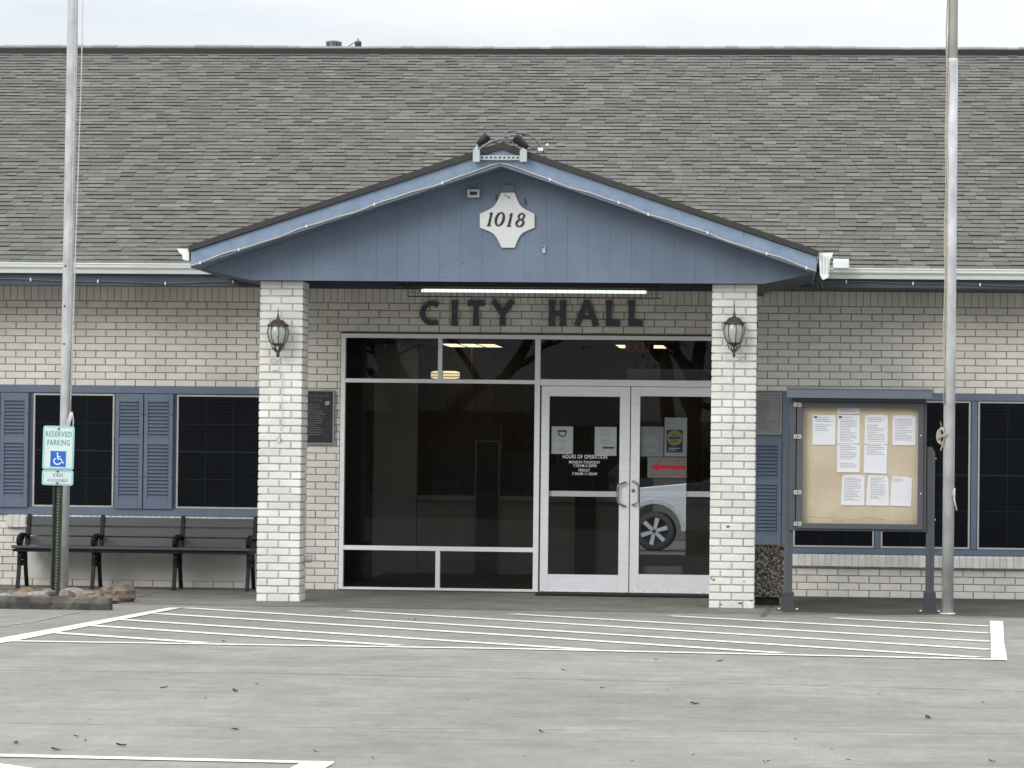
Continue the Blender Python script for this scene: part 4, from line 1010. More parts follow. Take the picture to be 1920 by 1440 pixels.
# lanterns
def lantern(px, ptop, pbot, lab, cord):
    Y = PF-.13; c = at(px, pbot, Y); zt_ = Z(px, ptop, Y); H_ = zt_-c.z; x_ = c.x
    t = thing('wall_lantern', lab, 'wall lantern', (x_, Y, c.z), 'lanterns on the pillars'); P = lambda r, h: (r, h*H_)
    R1 = .098
    b = MB(); b.lathe([P(R1*1.02,.635),P(R1*1.08,.645),P(R1*1.02,.665),P(R1*.72,.70),P(R1*.66,.725),P(R1*.50,.755),P(R1*.22,.77),P(R1*.13,.79),P(R1*.17,.81),P(R1*.10,.84),P(R1*.06,.90),P(R1*.03,1.0)], (x_, Y, c.z), 18)
    b.lathe([P(R1*1.02,.635), P(R1*.3,.64)], (x_, Y, c.z), 18); b.build('cap', M['lamp'], t)
    b = MB(); b.lathe([P(R1*.62,.285),P(R1*.80,.36),P(R1*.95,.46),P(R1*.96,.54),P(R1*.84,.634)], (x_, Y, c.z), 24); b.build('glass_globe', M['lampglass'], t)
    b = MB()
    for k in range(8):
        a = 2*PI*k/8+.2; ca, sa = math.cos(a), math.sin(a)
        b.tube([(x_+r*1.015*ca, Y+r*1.015*sa, c.z+h*H_) for r, h in ((R1*.62,.28),(R1*.82,.36),(R1*.97,.46),(R1*.99,.54),(R1*.87,.64))], .0042, 5)
    b.build('rib', M['lamp'], t)
    b = MB(); b.lathe([P(R1*.66,.295),P(R1*.60,.27),P(R1*.35,.25)], (x_, Y, c.z), 18)
    for k in range(6):
        a = 2*PI*k/6; ca, sa = math.cos(a), math.sin(a)
        b.tube([(x_+r*ca, Y+r*sa, c.z+h*H_) for r, h in ((R1*.60,.27),(R1*.50,.20),(R1*.28,.15),(R1*.14,.13))], .006, 5)
    b.lathe([P(R1*.14,.16),P(R1*.2,.13),P(R1*.1,.09),P(R1*.18,.06),P(R1*.08,.03),P(.001,0)], (x_, Y, c.z), 12); b.build('lower_cage', M['lamp'], t)
    b = MB(); b.tube([(x_, Y, c.z+.10*H_), (x_, Y+.05, c.z+.04*H_), (x_, PF-.012, c.z+.28*H_)], .008, 8); b.lathe([(.001,-.02),(.02,-.016),(.03,-.008),(.032,0)], (x_, PF-.003, c.z+.30*H_), 16, 'y'); b.build('bracket', M['lamp'], t)
    b = MB(); yy = PF-.02
    if cord:
        pts = []
        for i in range(34):
            t_ = i/33; a = t_*2*PI*1.7; pts.append((x_-.05+.055*math.sin(a)*(1-.3*t_)+.02*t_, yy-.01*math.sin(a*2), c.z+.045-.14*t_+.035*math.cos(a)))
        for i in range(12): pts.append((x_+.028+.004*math.sin(i), yy, c.z-.10-.05*i-.02))
        b.tube(pts, .0035, 5); b.box(x_-.012, x_+.018, yy-.006, yy+.004, c.z-.78, c.z-.73)
    else:
        b.tube([(x_-.07, yy, c.z+.06), (x_-.09, yy, c.z+.02), (x_-.05, yy, c.z-.01), (x_, yy, c.z+.03), (x_+.05, yy, c.z+.01), (x_+.085, yy, c.z+.02), (x_+.04, yy, c.z-.02)], .0025, 5)
        b.tube([(x_-.005+.01*math.sin(i*1.3), PF-.008, c.z-.05*i) for i in range(18)], .003, 5)
    b.build('loose_cord', M['cloth'], t)
lantern(520.5, 577, 672, 'weathered brown lantern on the bench-side pillar, white cord looped below', True)
lantern(1376, 571, 672, 'weathered brown lantern on the pillar next to the notice board', False)
# hose bib
c = at(581, 1048, PF+.25)
b = MB(); b.lathe([(.001,-.06),(.02,-.055),(.034,-.03),(.036,.0),(.03,.03)], (c.x-.01, c.y, c.z), 12, 'x'); o = b.build('outlet_cover', M['galv'], None, tuple(c)); tag(o, 'small grey round fitting low on the side of the bench-side pillar', 'outlet')

# door mat
p = [G(1006,1127,.01), G(1345,1131,.01)]
b = MB(); ya = min(p[0].y, -.5); b.box(X(1006,1125,-.4), X(1348,1125,-.4), -.62, -.06, .0065, .022); o = b.build('door_mat', M['mat_'], None, (X(1170,1120,-.3), -.35, .0065), bevel=.004); tag(o, 'thin black rubber mat in front of the double doors', 'door mat')

# ---- posters on the doors
def sheet(name, px0, py0, px1, py1, Y, lab, group, content, m=None, th_=.0012, tilt=0, shape=None, cat='notice'):
    a, c, d, e = rect(px0, py0, px1, py1, Y); b = MB(); W_, H_ = c-a, e-d
    if shape: poly_ = [(a+W_*u, d+H_*v) for u, v in shape]
    else: poly_ = [(a, d), (c, d), (c, e), (a, e)]
    # a slightly curled sheet
    n_ = 8; V = []; Fs = []
    for i in range(n_+1):
        t_ = i/n_
        for u in (0, 1):
            if shape: (xl, zl), (xr, zr) = [(shape[0][0]+(shape[3][0]-shape[0][0])*t_, shape[0][1]+(shape[3][1]-shape[0][1])*t_), (shape[1][0]+(shape[2][0]-shape[1][0])*t_, shape[1][1]+(shape[2][1]-shape[1][1])*t_)]
            else: (xl, zl), (xr, zr) = (0, t_), (1, t_)
            U_, V_ = (xl, zl) if u == 0 else (xr, zr)
            cy = -.006*(max(0, .25-t_)/.25)**2
            V.append((a+W_*U_, Y+cy, d+H_*V_)); 
    m2 = len(V); V += [(x_, y_-th_, z_) for x_, y_, z_ in V]
    for i in range(n_): q_ = 2*i; Fs += [(m2+q_, m2+q_+1, m2+q_+3, m2+q_+2), (q_, q_+2, q_+3, q_+1)]
    b.add(V, Fs); o = b.build(name, m or M['paper'], None, ((a+c)/2, Y, d)); tag(o, lab, cat, group)
    content(o, a, c, d, e, Y-th_)
    return o
def textlines(o, a, c, d, e, Y, v0, v1, n_, u0=.12, u1=.88, m=None, center=False, gap=()):
    b = MB(); W_, H_ = c-a, e-d
    for k in range(n_):
        if k in gap: continue
        v = v1-(v1-v0)*(k+.5)/n_; h = H_*(v1-v0)/n_*.42; ue = u1-random.choice([0,0,.02,.05,.15,.3])
        ub = u0
        if center: s_ = random.uniform(.05,.22); ub, ue = u0+s_, u1-s_
        x_ = a+W_*ub
        yy = Y-.0013-.007*(max(0,.25-v)/.25)**2
        while x_ < a+W_*ue:
            l_ = random.uniform(.008,.026); b.box(x_, min(x_+l_, a+W_*ue), yy, yy+.001, d+H_*v-h/2, d+H_*v+h/2); x_ += l_+.004
    b.build('print', m or M['ink'], o)
PGL = .0325                                # posters sit behind the glass of each leaf
def c1(o, a, c, d, e, Y):
    W_, H_ = c-a, e-d; b = MB(); b.box(a+W_*.3, a+W_*.7, Y-.002, Y-.001, d+H_*.80, d+H_*.86)
    b.ribbon([(a+W_*.32,d+H_*.80),(a+W_*.36,d+H_*.68),(a+W_*.5,d+H_*.63),(a+W_*.64,d+H_*.68),(a+W_*.68,d+H_*.80)], .012, Y-.0022, Y-.0012); b.build('picture', M['signink'], o)
    textlines(o, a, c, d, e, Y, .10, .58, 8, .15, .85, center=True, gap=(3,4))
def c2(o, a, c, d, e, Y):
    textlines(o, a, c, d, e, Y, .38, .93, 9, .12, .88, center=True, gap=(4,)); W_, H_ = c-a, e-d
    b = MB(); z_ = d+H_*.28; b.prism([(a+W_*.35,z_),(a+W_*.47,z_+.018),(a+W_*.47,z_-.018)], Y-.0025, Y-.0015); b.box(a+W_*.47+.0005, a+W_*.9, Y-.0025, Y-.0015, z_-.009, z_+.009); b.build('blue_arrow', M['inkblue'], o)
M['dpaper'] = mat('door_paper', (.60,.61,.61), .7, var=.04, scale=3)
sheet('poster', 1034, 799.5, 1074.5, 851, PGL, 'paper poster with a masked-face picture behind the left door glass', 'papers taped inside the doors', c1, M['dpaper'])
sheet('poster', 1115, 800.5, 1156, 854.5, PGL, 'paper notice with a small blue arrow behind the left door glass', 'papers taped inside the doors', c2, M['dpaper'])
def c3(o, a, c, d, e, Y): textlines(o, a, c, d, e, Y, .15, .7, 9, .12, .85, center=True, gap=(5,6))
sheet('poster', 1200.5, 800, 1244, 856, PGL, 'pale grey typed sheet behind the right door glass beside the handle', 'papers taped inside the doors', c3, mat('grey_sheet', (.26,.28,.28), .7, var=.05))
def c4(o, a, c, d, e, Y):
    W_, H_ = c-a, e-d; cx_, cz_ = a+W_*.5, d+H_*.64; r_ = W_*.47
    b = MB(); pts = [(cx_+r_*math.cos(2*PI*i/24), cz_+r_*math.sin(2*PI*i/24)) for i in range(24)]; b.prism(pts, Y-.0022, Y-.001); b.build('yellow_disc', mat('poster_yellow', (.30,.27,.05), .5), o)
    b = MB(); b.box(a+W_*.12, c-W_*.12, Y-.0032, Y-.0024, cz_-.012, cz_+.014); b.box(a+W_*.3, c-W_*.3, Y-.0032, Y-.0024, cz_+.03, cz_+.038); b.box(a+W_*.3, c-W_*.3, Y-.0032, Y-.0024, cz_-.04, cz_-.03); b.build('print', M['inkblue'], o)
    textlines(o, a, c, d, e, Y, .05, .22, 2, .15, .85, M['dpaper'])
sheet('poster', 1249.5, 806, 1280, 848, PGL-.003, 'dark blue poster with a big yellow disc on the right door', 'papers taped inside the doors', c4, mat('poster_navy', (.01,.015,.10), .5))
sheet('poster', 1246, 783, 1288, 856, PGL, 'tall white sheet mounted behind the yellow disc poster on the right door', 'papers taped inside the doors', lambda o, a, c, d, e, Y: textlines(o, a, c, d, e, Y, .70, .96, 5, .35, .7), mat('pale_sheet', (.34,.36,.36), .7, var=.04))
def c5(o, a, c, d, e, Y):
    W_, H_ = c-a, e-d; b = MB(); z_ = d+H_*.52
    b.prism([(a+W_*.05,z_),(a+W_*.3,z_+.038),(a+W_*.3,z_+.018),(c-W_*.02,z_+.020),(c-W_*.02,z_-.020),(a+W_*.3,z_-.018),(a+W_*.3,z_-.038)], Y-.0022, Y-.0012)
    text_into(b, 'USE OTHER DOOR', a+W_*.24, a+W_*.97, d+H_*.80, d+H_*.93, Y-.0022, Y-.0012, .012); text_into(b, 'USE LA OTRA PUERTA', a+W_*.05, a+W_*.98, d+H_*.07, d+H_*.20, Y-.0022, Y-.0012, .012)
    b.build('red_print', mat('poster_red', (.80,.02,.03), .5), o)
sheet('poster', 1214, 857.5, 1287.5, 896, PGL, 'grey sheet with a big red arrow reading USE OTHER DOOR on the right door', 'papers taped inside the doors', c5, mat('arrow_sheet', (.26,.285,.28), .7, var=.12, scale=30))
# pale sheet lying low behind right door
a, c, d, e = rect(1199, 1062, 1279, 1078, .06); b = MB(); b.box(a, c, .10, .12, .0, e); o = b.build('cardboard_sheet', M['in_wall'], None, ((a+c)/2, .11, 0)); tag(o, 'low grey board standing inside the bottom of the right door', 'board')
q = rect(1175, 692, 1336, 711, .12); b = MB(); b.box(q[0], q[1]+.1, .15, .17, q[2]-.02, q[3]); o = b.build('transom_board', M['in_wall'], hall)

# ================================================================== BENCH
BX = [X(52, 1000, -.17), X(190, 1000, -.17), X(341, 1000, -.17), X(477, 1000, -.17)]
bxm = (BX[0]+BX[3])/2
bench = thing('bench', 'long dark grey slatted bench with black cast iron legs under the windows', 'bench', (bxm, -.35, 0))
sxa, sxb = BX[0]-.07, BX[3]+.02
ZS = Z(250, 1025.5, -.60)
b = MB()
for k in range(5):
    ya = -.60+k*.088; b.box(sxa, sxb, ya, ya+.078, ZS-.028-.004*k, ZS-.004*k)
seat = b.build('seat', M['bench'], bench, bevel=.004)
b = MB(); b.box(sxa+.01, sxb-.01, -.58, -.20, ZS-.062, ZS-.036); b.build('seat_support', M['iron'], bench)
for i, (ya, yb) in enumerate(((970.5,986.5),(989.8,1005.5),(1007.8,1024))):
    z0, z1 = Z(250, yb, -.12), Z(250, ya, -.12); zz = (z0+z1)/2
    tilt = .30; yc = -.165+ (zz-ZS)*tilt
    b = MB(); x0, x1 = BX[0]-.035, BX[3]+.015
    b.hexa([(x0, yc-.010-tilt*(z1-z0)/2, z0), (x1, yc-.010-tilt*(z1-z0)/2, z0), (x1, yc+.018-tilt*(z1-z0)/2, z0), (x0, yc+.018-tilt*(z1-z0)/2, z0),
            (x0, yc-.010+tilt*(z1-z0)/2, z1), (x1, yc-.010+tilt*(z1-z0)/2, z1), (x1, yc+.018+tilt*(z1-z0)/2, z1), (x0, yc+.018+tilt*(z1-z0)/2, z1)])
    b.build('back_slat', M['bench'], bench, bevel=.003)
ZT = Z(250, 968.5, -.12)
for x_ in BX:
    b = MB(); w_ = .019
    def yzr(pts, wd_, x0_=x_-w_, x1_=x_+w_):
        for i in range(len(pts)-1):
            (y0_, z0_), (y1_, z1_) = pts[i], pts[i+1]; l_ = math.hypot(y1_-y0_, z1_-z0_); ny, nz_ = -(z1_-z0_)/l_, (y1_-y0_)/l_
            a_, c_ = wd_[i]/2, wd_[i+1]/2
            b.prismx([(y0_-ny*a_, z0_-nz_*a_), (y1_-ny*c_, z1_-nz_*c_), (y1_+ny*c_, z1_+nz_*c_), (y0_+ny*a_, z0_+nz_*a_)], x0_, x1_)
    yzr([(-.19, ZS-.05), (-.165, ZS+.06), (-.115, ZS+.18), (-.088, ZT+.01)], [.05,.04,.038,.045])                     # back upright
    yzr([(-.50, ZS-.04), (-.535, ZS-.12), (-.535, ZS-.20), (-.565, ZS-.32), (-.60, .005)], [.05,.035,.03,.028,.034])   # front leg
    yzr([(-.28, ZS-.04), (-.26, ZS-.12), (-.25, ZS-.20), (-.215, ZS-.32), (-.175, .005)], [.05,.035,.03,.028,.034])    # rear leg
    yzr([(-.535, ZS-.13), (-.46, ZS-.20), (-.40, ZS-.16), (-.33, ZS-.20), (-.255, ZS-.13)], [.03,.022,.02,.022,.03])
    yzr([(-.50, ZS-.05), (-.40, ZS-.14), (-.29, ZS-.05)], [.04,.02,.04])
    b.box(x_-w_+.001, x_+w_-.001, -.59, -.17, ZS-.066, ZS-.034)
    arm = [(-.56+.035*math.cos(t*.7)+.0, ZS+.045+.035*math.sin(t*.7)) for t in range(9)]
    yzr(arm, [.022]*9); yzr([(-.54, ZS+.085), (-.42, ZS+.11), (-.30, ZS+.10), (-.155, ZS+.085)], [.03,.028,.026,.03]); yzr([(-.46, ZS), (-.43, ZS+.055), (-.36, ZS+.10)], [.03,.022,.02])
    b.build('cast_iron_leg', M['iron'], bench, bevel=.003)
b = MB()

# ================================================================== FLAGPOLES
def pole(pb, pt_, r0_, r1_, Y, lab):
    c = at(*pb, Y); base = Vector((c.x, Y, 0)); top = at(*pt_, Y); top.y = Y
    t = thing('flagpole', lab, 'flagpole', tuple(base), 'flagpoles in front of the building')
    d = (Vector((top.x, Y, top.z))-base); d /= d.z
    return t, base, d
yl = G(117, 1113).y; yl = -1.9
fl, B, D = pole((117,1113), (137,0), .05, .05, yl, 'tall galvanised flagpole rising from the rocks behind the parking sign')
H_ = 9.0
b = MB(); b.tube([B, B+D*2, B+D*5, B+D*7, B+D*H_], [.054,.053,.052,.045,.035], 20); b.build('pole', M['galv'], fl)
b = MB(); b.lathe([(.06,H_-0.02),(.075,H_+.03),(.06,H_+.09),(.001,H_+.13)], (B+D*H_-Vector((0,0,H_))), 14); b.build('finial', M['galv'], fl)
b = MB(); b.tube([B+D*1.62+Vector((.055,-.05,0)), B+D*2.4+Vector((.066,-.05,0)), B+D*3.4+Vector((.080,-.05,0)), B+D*5+Vector((.105,-.05,0)), B+D*(H_-.1)+Vector((.10,-.03,0))], .006, 6)
b.tube([B+D*1.66+Vector((.035,-.055,0)), B+D*2.5+Vector((.040,-.055,0)), B+D*(H_-.1)+Vector((.035,-.045,0))], .004, 6); b.build('halyard', M['cloth'], fl)
b = MB(); c0 = Vector((B.x+.045, yl-.07, Z(133,790,yl)))
for k in range(9):
    a_ = random.uniform(-.02,.02); b.tube([c0+Vector((.035+a_*.3,0,.09)), c0+Vector((.03+a_,-.012,.03)), c0+Vector((a_*1.4,-.01,-.05)), c0+Vector((-.03+a_,0,-.11-random.uniform(0,.08)))], .007, 5)
b.tube([c0+Vector((.04,0,.09)), c0+Vector((.055,0,0)), c0+Vector((.045,0,-.16))], .008, 5); b.build('tied_rope_bundle', M['cloth'], fl)
b = MB()
for pz_ in (Z(123,499,yl), Z(122,574,yl), Z(122,645,yl)):
    q = B+D*pz_; b.lathe([(.001,-.008),(.008,-.006),(.010,0)], (q.x-.018, yl-.052, pz_), 8, 'y')
b.build('screw', M['dark'], fl)
yr = G(1777, 1152).y
frp, B, D = pole((1776.5,1153), (1787,0), .05, .05, yr, 'tall galvanised flagpole standing right of the notice board')
zj = Z(1786,112,yr)
b = MB(); b.tube([B, B+D*3, B+D*zj], [.053,.052,.050], 20); b.build('lower_tube', M['galv'], frp)
b = MB(); b.tube([B+D*(zj+.001), B+D*7.5, B+D*H_], [.046,.040,.032], 20); b.lathe([(.05,-.02),(.052,-.002),(.046,.012)], B+D*zj, 20); b.build('upper_tube', mat('pale_pole', (.62,.63,.60), .5, var=.1, scale=5), frp)
b = MB(); b.lathe([(.05,0),(.06,.05),(.05,.1),(.001,.13)], B+D*H_, 14); b.build('finial', M['galv'], frp)
b = MB(); pts = []
for i in range(30):
    z_ = 1.9+i*(H_-2)/29; q = B+D*z_; pts.append(q+Vector((-.055+.006*math.sin(i*1.7), -.03, 0)))
b.tube(pts, .0065, 6); pts2 = [p+Vector((.012+.008*math.sin(i*2.3), -.012, 0)) for i, p in enumerate(pts)]; b.tube(pts2, .005, 6); b.build('halyard', M['rope'], frp)
b = MB(); c0 = Vector((B.x-.062, yr-.03, Z(1765,818,yr)))
for k in range(5):
    n_ = 14; w1 = .020+.006*k; pts = [c0+Vector((-.008*k*.5+w1*math.cos(2*PI*i/n_)*.8, -.01*k*.4, .085*math.sin(2*PI*i/n_)*(1-.05*k))) for i in range(n_+1)]; b.tube(pts, .0055, 5, False)
for dz in (.012, -.004): b.tube([c0+Vector((-.045,-.022,dz-.02)), c0+Vector((.0,-.03,dz)), c0+Vector((.05,-.03,dz+.012))], .006, 5)
b.tube([c0+Vector((-.01,0,.08)), c0+Vector((-.02,-.01,.13)), c0+Vector((-.008,-.01,.1))], .005, 5); b.tube([c0+Vector((.01,0,-.06)), c0+Vector((-.015,-.01,-.13))], .006, 5); b.build('coiled_rope', M['rope'], frp)
b = MB(); q0 = at(1790,917,yr-.03); q1 = at(1789,935,yr-.05); q2 = at(1794,957,yr-.05); b.tube([q0, q1, q2], .008, 6); b.tube([q0+Vector((0,0,.01)), at(1785,930,yr-.056)], .006, 6); b.build('rope_end', M['cloth'], frp)
b = MB(); b.lathe([(.075,.0),(.072,.008),(.056,.012)], B+Vector((0,0,.005)), 18); b.build('base_ring', M['galv'], frp)

# ================================================================== PARKING SIGN
PY = -2.3
c = at(103, 1114, PY); B = Vector((c.x, PY, 0))
ps = thing('parking_sign', 'green and white RESERVED PARKING sign on a green channel post', 'sign', tuple(B))
# built upright, then leaned to match the photo
top = at(112, 800, PY); lean = math.atan2(top.x-B.x, top.z); zb_ = top.z
def LP(px, py):                     # photo point -> the sign's own upright frame
    p = at(px, py, PY); v = Vector((p.x-B.x, 0, p.z)); ca, sa = math.cos(lean), math.sin(lean)
    return (B.x+v.x*ca-v.z*sa, v.x*sa+v.z*ca)
b = MB(); hp = LP(112,802)[1]; w2 = .042
prof = [(-.048,-.0),( -.036,.0),(-.020,.030),(.020,.030),(.036,.0),(.048,.0),(.048,.004),(.034,.004),(.018,.034),(-.018,.034),(-.034,.004),(-.048,.004)]
V = [(B.x+u, PY+v-.0, 0) for u, v in prof]+[(B.x+u, PY+v, hp) for u, v in prof]; n_ = len(prof)
b.add(V, [(i, (i+1)%n_, n_+(i+1)%n_, n_+i) for i in range(n_)]+[tuple(range(n_))[::-1], tuple(range(n_, 2*n_))])
b.build('post', M['greenpost'], ps)
b = MB(); z_ = .06
while z_ < LP(100,912)[1]: b.lathe([(.001,-.003),(.0065,-.003),(.0065,.0)], (B.x, PY+.030, z_), 8, 'y'); z_ += .0295
b.build('post_holes', M['posthole'], ps)
def rrect(x0, x1, z0, z1, r, n_=5):
    P = []
    for cx_, cz_, a0 in ((x1-r, z1-r, 0), (x0+r, z1-r, 90), (x0+r, z0+r, 180), (x1-r, z0+r, 270)):
        for i in range(n_+1): a = math.radians(a0+90*i/n_); P.append((cx_+r*math.cos(a), cz_+r*math.sin(a)))
    return P
y_ = PY-.006
p0, p1 = LP(82, 798), LP(139, 881); xa = (LP(82,798)[0]+LP(79,881)[0])/2; xb = (LP(141,798)[0]+LP(138,881)[0])/2
zA1, zA0 = LP(111,798.5)[1], LP(108,880.5)[1]; zB1, zB0 = LP(108,881)[1], LP(107,910)[1]
def panel(z0, z1, nm):
    b = MB(); b.prism(rrect(xa, xb, z0, z1, .022), y_-.004, y_); o = b.build(nm, M['signgreen'], ps)
    b = MB(); b.prism(rrect(xa+.009, xb-.009, z0+.009, z1-.009, .016), y_-.0055, y_-.0042); b.build('sheeting', M['signpale'], o)
    b = MB(); q = .0032
    for k_, (aa, rr_) in enumerate(((.013,.014),)):
        O_ = rrect(xa+aa, xb-aa, z0+aa, z1-aa, rr_); I_ = rrect(xa+aa+q, xb-aa-q, z0+aa+q, z1-aa-q, rr_-q); n_ = len(O_)
        b.add([(x_, y_-.006, zz) for x_, zz in O_]+[(x_, y_-.006, zz) for x_, zz in I_], [(i, n_+i, n_+(i+1)%n_, (i+1)%n_) for i in range(n_)])
    b.build('border_line', M['signtext'], o)
    return o
s1 = panel(zA0, zA1, 'sign_panel'); s2 = panel(zB0, zB1-.001, 'lower_sign_panel')
cx_ = (xa+xb)/2; W_ = xb-xa; H1 = zA1-zA0; ty0, ty1 = y_-.0075, y_-.006
b = MB(); text_into(b, 'RESERVED', cx_-W_*.41, cx_+W_*.41, zA0+H1*.75, zA0+H1*.875, ty0, ty1, .008); text_into(b, 'PARKING', cx_-W_*.36, cx_+W_*.36, zA0+H1*.555, zA0+H1*.685, ty0, ty1, .008); b.build('lettering', M['signtext'], s1)
hs = W_*.245; zc0 = zA0+H1*.245
b = MB(); b.box(cx_-hs, cx_+hs, ty0, ty1, zc0-hs, zc0+hs); blu = b.build('blue_square', M['signblue'], s1)
b = MB(); k_ = hs/.5; sw = .075*k_; f = lambda u, v: (cx_+(u-.5)*k_, zc0+(v-.5)*k_)
yq0, yq1 = ty0-.0012, ty0
b.prism([ (f(.46+.062*math.cos(2*PI*i/12), .84+.062*math.sin(2*PI*i/12))) for i in range(12)], yq0, yq1)
b.ribbon([f(.46,.76), f(.48,.50)], sw, yq0, yq1); b.ribbon([f(.47,.64), f(.66,.64)], sw*.8, yq0-.0002, yq1); b.ribbon([f(.46,.49), f(.70,.49), f(.80,.24), f(.89,.28)], sw, yq0-.0004, yq1)
b.ribbon([f(.47+.23*math.cos(math.radians(a)), .36+.21*math.sin(math.radians(a))) for a in range(125, 350, 15)], sw, yq0-.0006, yq1); b.build('wheelchair_symbol', M['white'], s1)
H2 = zB1-zB0
b = MB(); text_into(b, 'VAN', cx_-W_*.16, cx_+W_*.16, zB0+H2*.53, zB0+H2*.80, ty0, ty1, .004); text_into(b, 'ACCESSIBLE', cx_-W_*.33, cx_+W_*.33, zB0+H2*.24, zB0+H2*.42, ty0, ty1, .002); b.build('lettering', M['signgrey'], s2)
b = MB()
for zz in (zA0+H1*.93, zB0+H2*.9, zB0+H2*.14): b.lathe([(.001,-.010),(.007,-.009),(.010,-.003),(.010,.0)], (cx_, ty0, zz), 10, 'y')
b.build('bolt', M['dark'], ps)
ps.rotation_euler = (0, lean, 0)

# ================================================================== WHEEL STOP AND ROCKS
def lumpy(mb, c, s_, seed, sub=2):
    import bmesh
    bm = bmesh.new(); bmesh.ops.create_icosphere(bm, subdivisions=sub, radius=1)
    rnd = random.Random(seed); ax = [Vector((rnd.gauss(0,1), rnd.gauss(0,1), rnd.gauss(0,1))).normalized() for _ in range(9)]; of = [rnd.uniform(.55,.95) for _ in ax]
    for v in bm.verts:
        d = v.co.normalized(); r = 1.0
        for a_, o_ in zip(ax, of):
            k = d.dot(a_)
            if k > o_: r = min(r, o_/k)
        v.co = d*r*(1+rnd.uniform(-.05,.05)+.07*math.sin(d.x*7+seed)*math.sin(d.y*6+seed*2)+.05*math.sin(d.z*11+seed))
    vs = [(c[0]+v.co.x*s_[0], c[1]+v.co.y*s_[1], c[2]+v.co.z*s_[2]) for v in bm.verts]; fs = [tuple(q.index for q in f_.verts) for f_ in bm.faces]; bm.free(); mb.add(vs, fs)
ky = G(100,1143).y; kx1 = X(206,1132,ky); kh = Z(100,1120,ky)
b = MB(); kx0 = X(-60,1130,ky)
n_ = 30; prof = [(0,.0),(-.008,kh*.55),(.015,kh-.012),(.03,kh),(.125,kh),(.14,kh-.015),(.155,0)]
V = []; np_ = len(prof)
for i in range(n_+1):
    x_ = kx0+(kx1-kx0)*i/n_
    for u, v in prof: V.append((x_+ (random.uniform(-.006,.006) if i in (0,n_) else 0), ky+u+random.uniform(-.003,.003), max(0, v+(random.uniform(-.004,.003) if v > .02 else 0))))
b.add(V, [(i*np_+j, (i+1)*np_+j, (i+1)*np_+j+1, i*np_+j+1) for i in range(n_) for j in range(np_-1)]+[tuple(range(np_))[::-1], tuple(n_*np_+j for j in range(np_))])
o = b.build('wheel_stop', M['wheelstop'], None, ((kx0+kx1)/2, ky, 0)); tag(o, 'black-stained concrete wheel stop in front of the rocks', 'wheel stop')
b = MB(); c = at(218,1117,-3.0); lumpy(b, (X(219,1116,-3.0), -3.0, .075), (.17,.16,.125), 5, 3); o = b.build('boulder', M['boulder'], None, (X(219,1116,-3.0), -3.0, 0)); tag(o, 'large reddish brown boulder at the end of the wheel stop', 'rock')
b = MB(); lumpy(b, (X(196,1124,-3.35), -3.3, .03), (.13,.12,.06), 8, 3); o = b.build('rock', M['boulder'], None, (X(196,1124,-3.35), -3.3, 0)); tag(o, 'flat red rock wedged between wheel stop and boulder', 'rock')
cols = [(.30,.20,.125),(.24,.175,.14),(.36,.32,.27),(.19,.17,.15),(.29,.24,.19)]
rm = [mat('rock_tone', c_, .9, var=.25, scale=12, bump=.8, bscale=24) for c_ in cols]
spots = [(-30,-3.2,.09),(-10,-2.9,.10),(10,-3.3,.085),(22,-3.0,.10),(38,-3.25,.10),(50,-2.8,.12),(60,-3.3,.07),(70,-3.0,.10),(82,-3.3,.075),(88,-2.7,.10),(120,-3.3,.055),(128,-2.9,.09),(140,-2.6,.12),(152,-3.2,.07),(160,-2.9,.10),(172,-3.25,.08),(182,-2.8,.11),(45,-3.4,.06),(100,-3.4,.05),(135,-3.35,.055),(165,-3.4,.05),(-50,-3.0,.11),(30,-3.45,.06),(75,-3.42,.05)]
for i, (px, yy, s_) in enumerate(spots):
    b = MB(); x_ = X(px, 1118, yy); lumpy(b, (x_, yy, s_*.42+.01), (s_*random.uniform(.7,1.25), s_, s_*random.uniform(.38,.58)), 20+i, 2)
    o = b.build('rock', rm[i % 5], None, (x_, yy, 0)); tag(o, 'small rounded brown or tan rock lying in the bed behind the wheel stop', 'rock', 'rocks in the bed behind the wheel stop')

# ================================================================== NOTICE BOARD
NY = G(1480,1145).y; NF = NY-.06
x0, x1 = X(1472,900,NY), X(1750,900,NY)
nb = thing('notice_board', 'free-standing dark grey notice board cabinet with tan backing on two posts', 'notice board', ((x0+x1)/2, NY, 0))
def post(pa, pb, ptop, ch):
    xa, xb = X(pa,990,NY), X(pb,990,NY); zt_ = Z((pa+pb)/2, ptop, NY)
    b = MB(); 
    if ch > 0: pol = [(xa,.02),(xb,.02),(xb,zt_-.05),(xb-.03,zt_),(xa,zt_)]
    else: pol = [(xa,.02),(xb,.02),(xb,zt_),(xa,zt_)]
    b.prism(pol, NY-.03, NY+.06); b.box((xa+xb)/2-.004, (xa+xb)/2+.006, NY-.034, NY-.0305, .25, zt_-.02)
    p = b.build('post', M['board'], nb, bevel=.003)
    xa2, xb2 = xa-.016, xb+.016; zs = Z((pa+pb)/2, 1110, NY)
    b = MB(); b.box(xa2, xb2, NY-.05, NY+.08, .0, zs); b.box(xa2-.05, xb2+.05, NY-.07, NY+.10, .004, .014); b.build('post_shoe', mat('shoe_steel', (.045,.052,.062), .5), p, bevel=.003)
    b = MB()
    for xx in (xa2-.028, xb2+.028): b.lathe([(.014,.012),(.014,.026),(.001,.028)], (xx, NY-.045, 0), 6)
    b.build('anchor_bolt', M['hinge'], p)
post(1471, 1486.5, 838, 0); post(1736.5, 1752, 838, 1)
a, c, d, e = rect(1480, 752, 1737, 996, NF)
b = MB(); y0, y1 = NF, NF+.14; t_ = .045
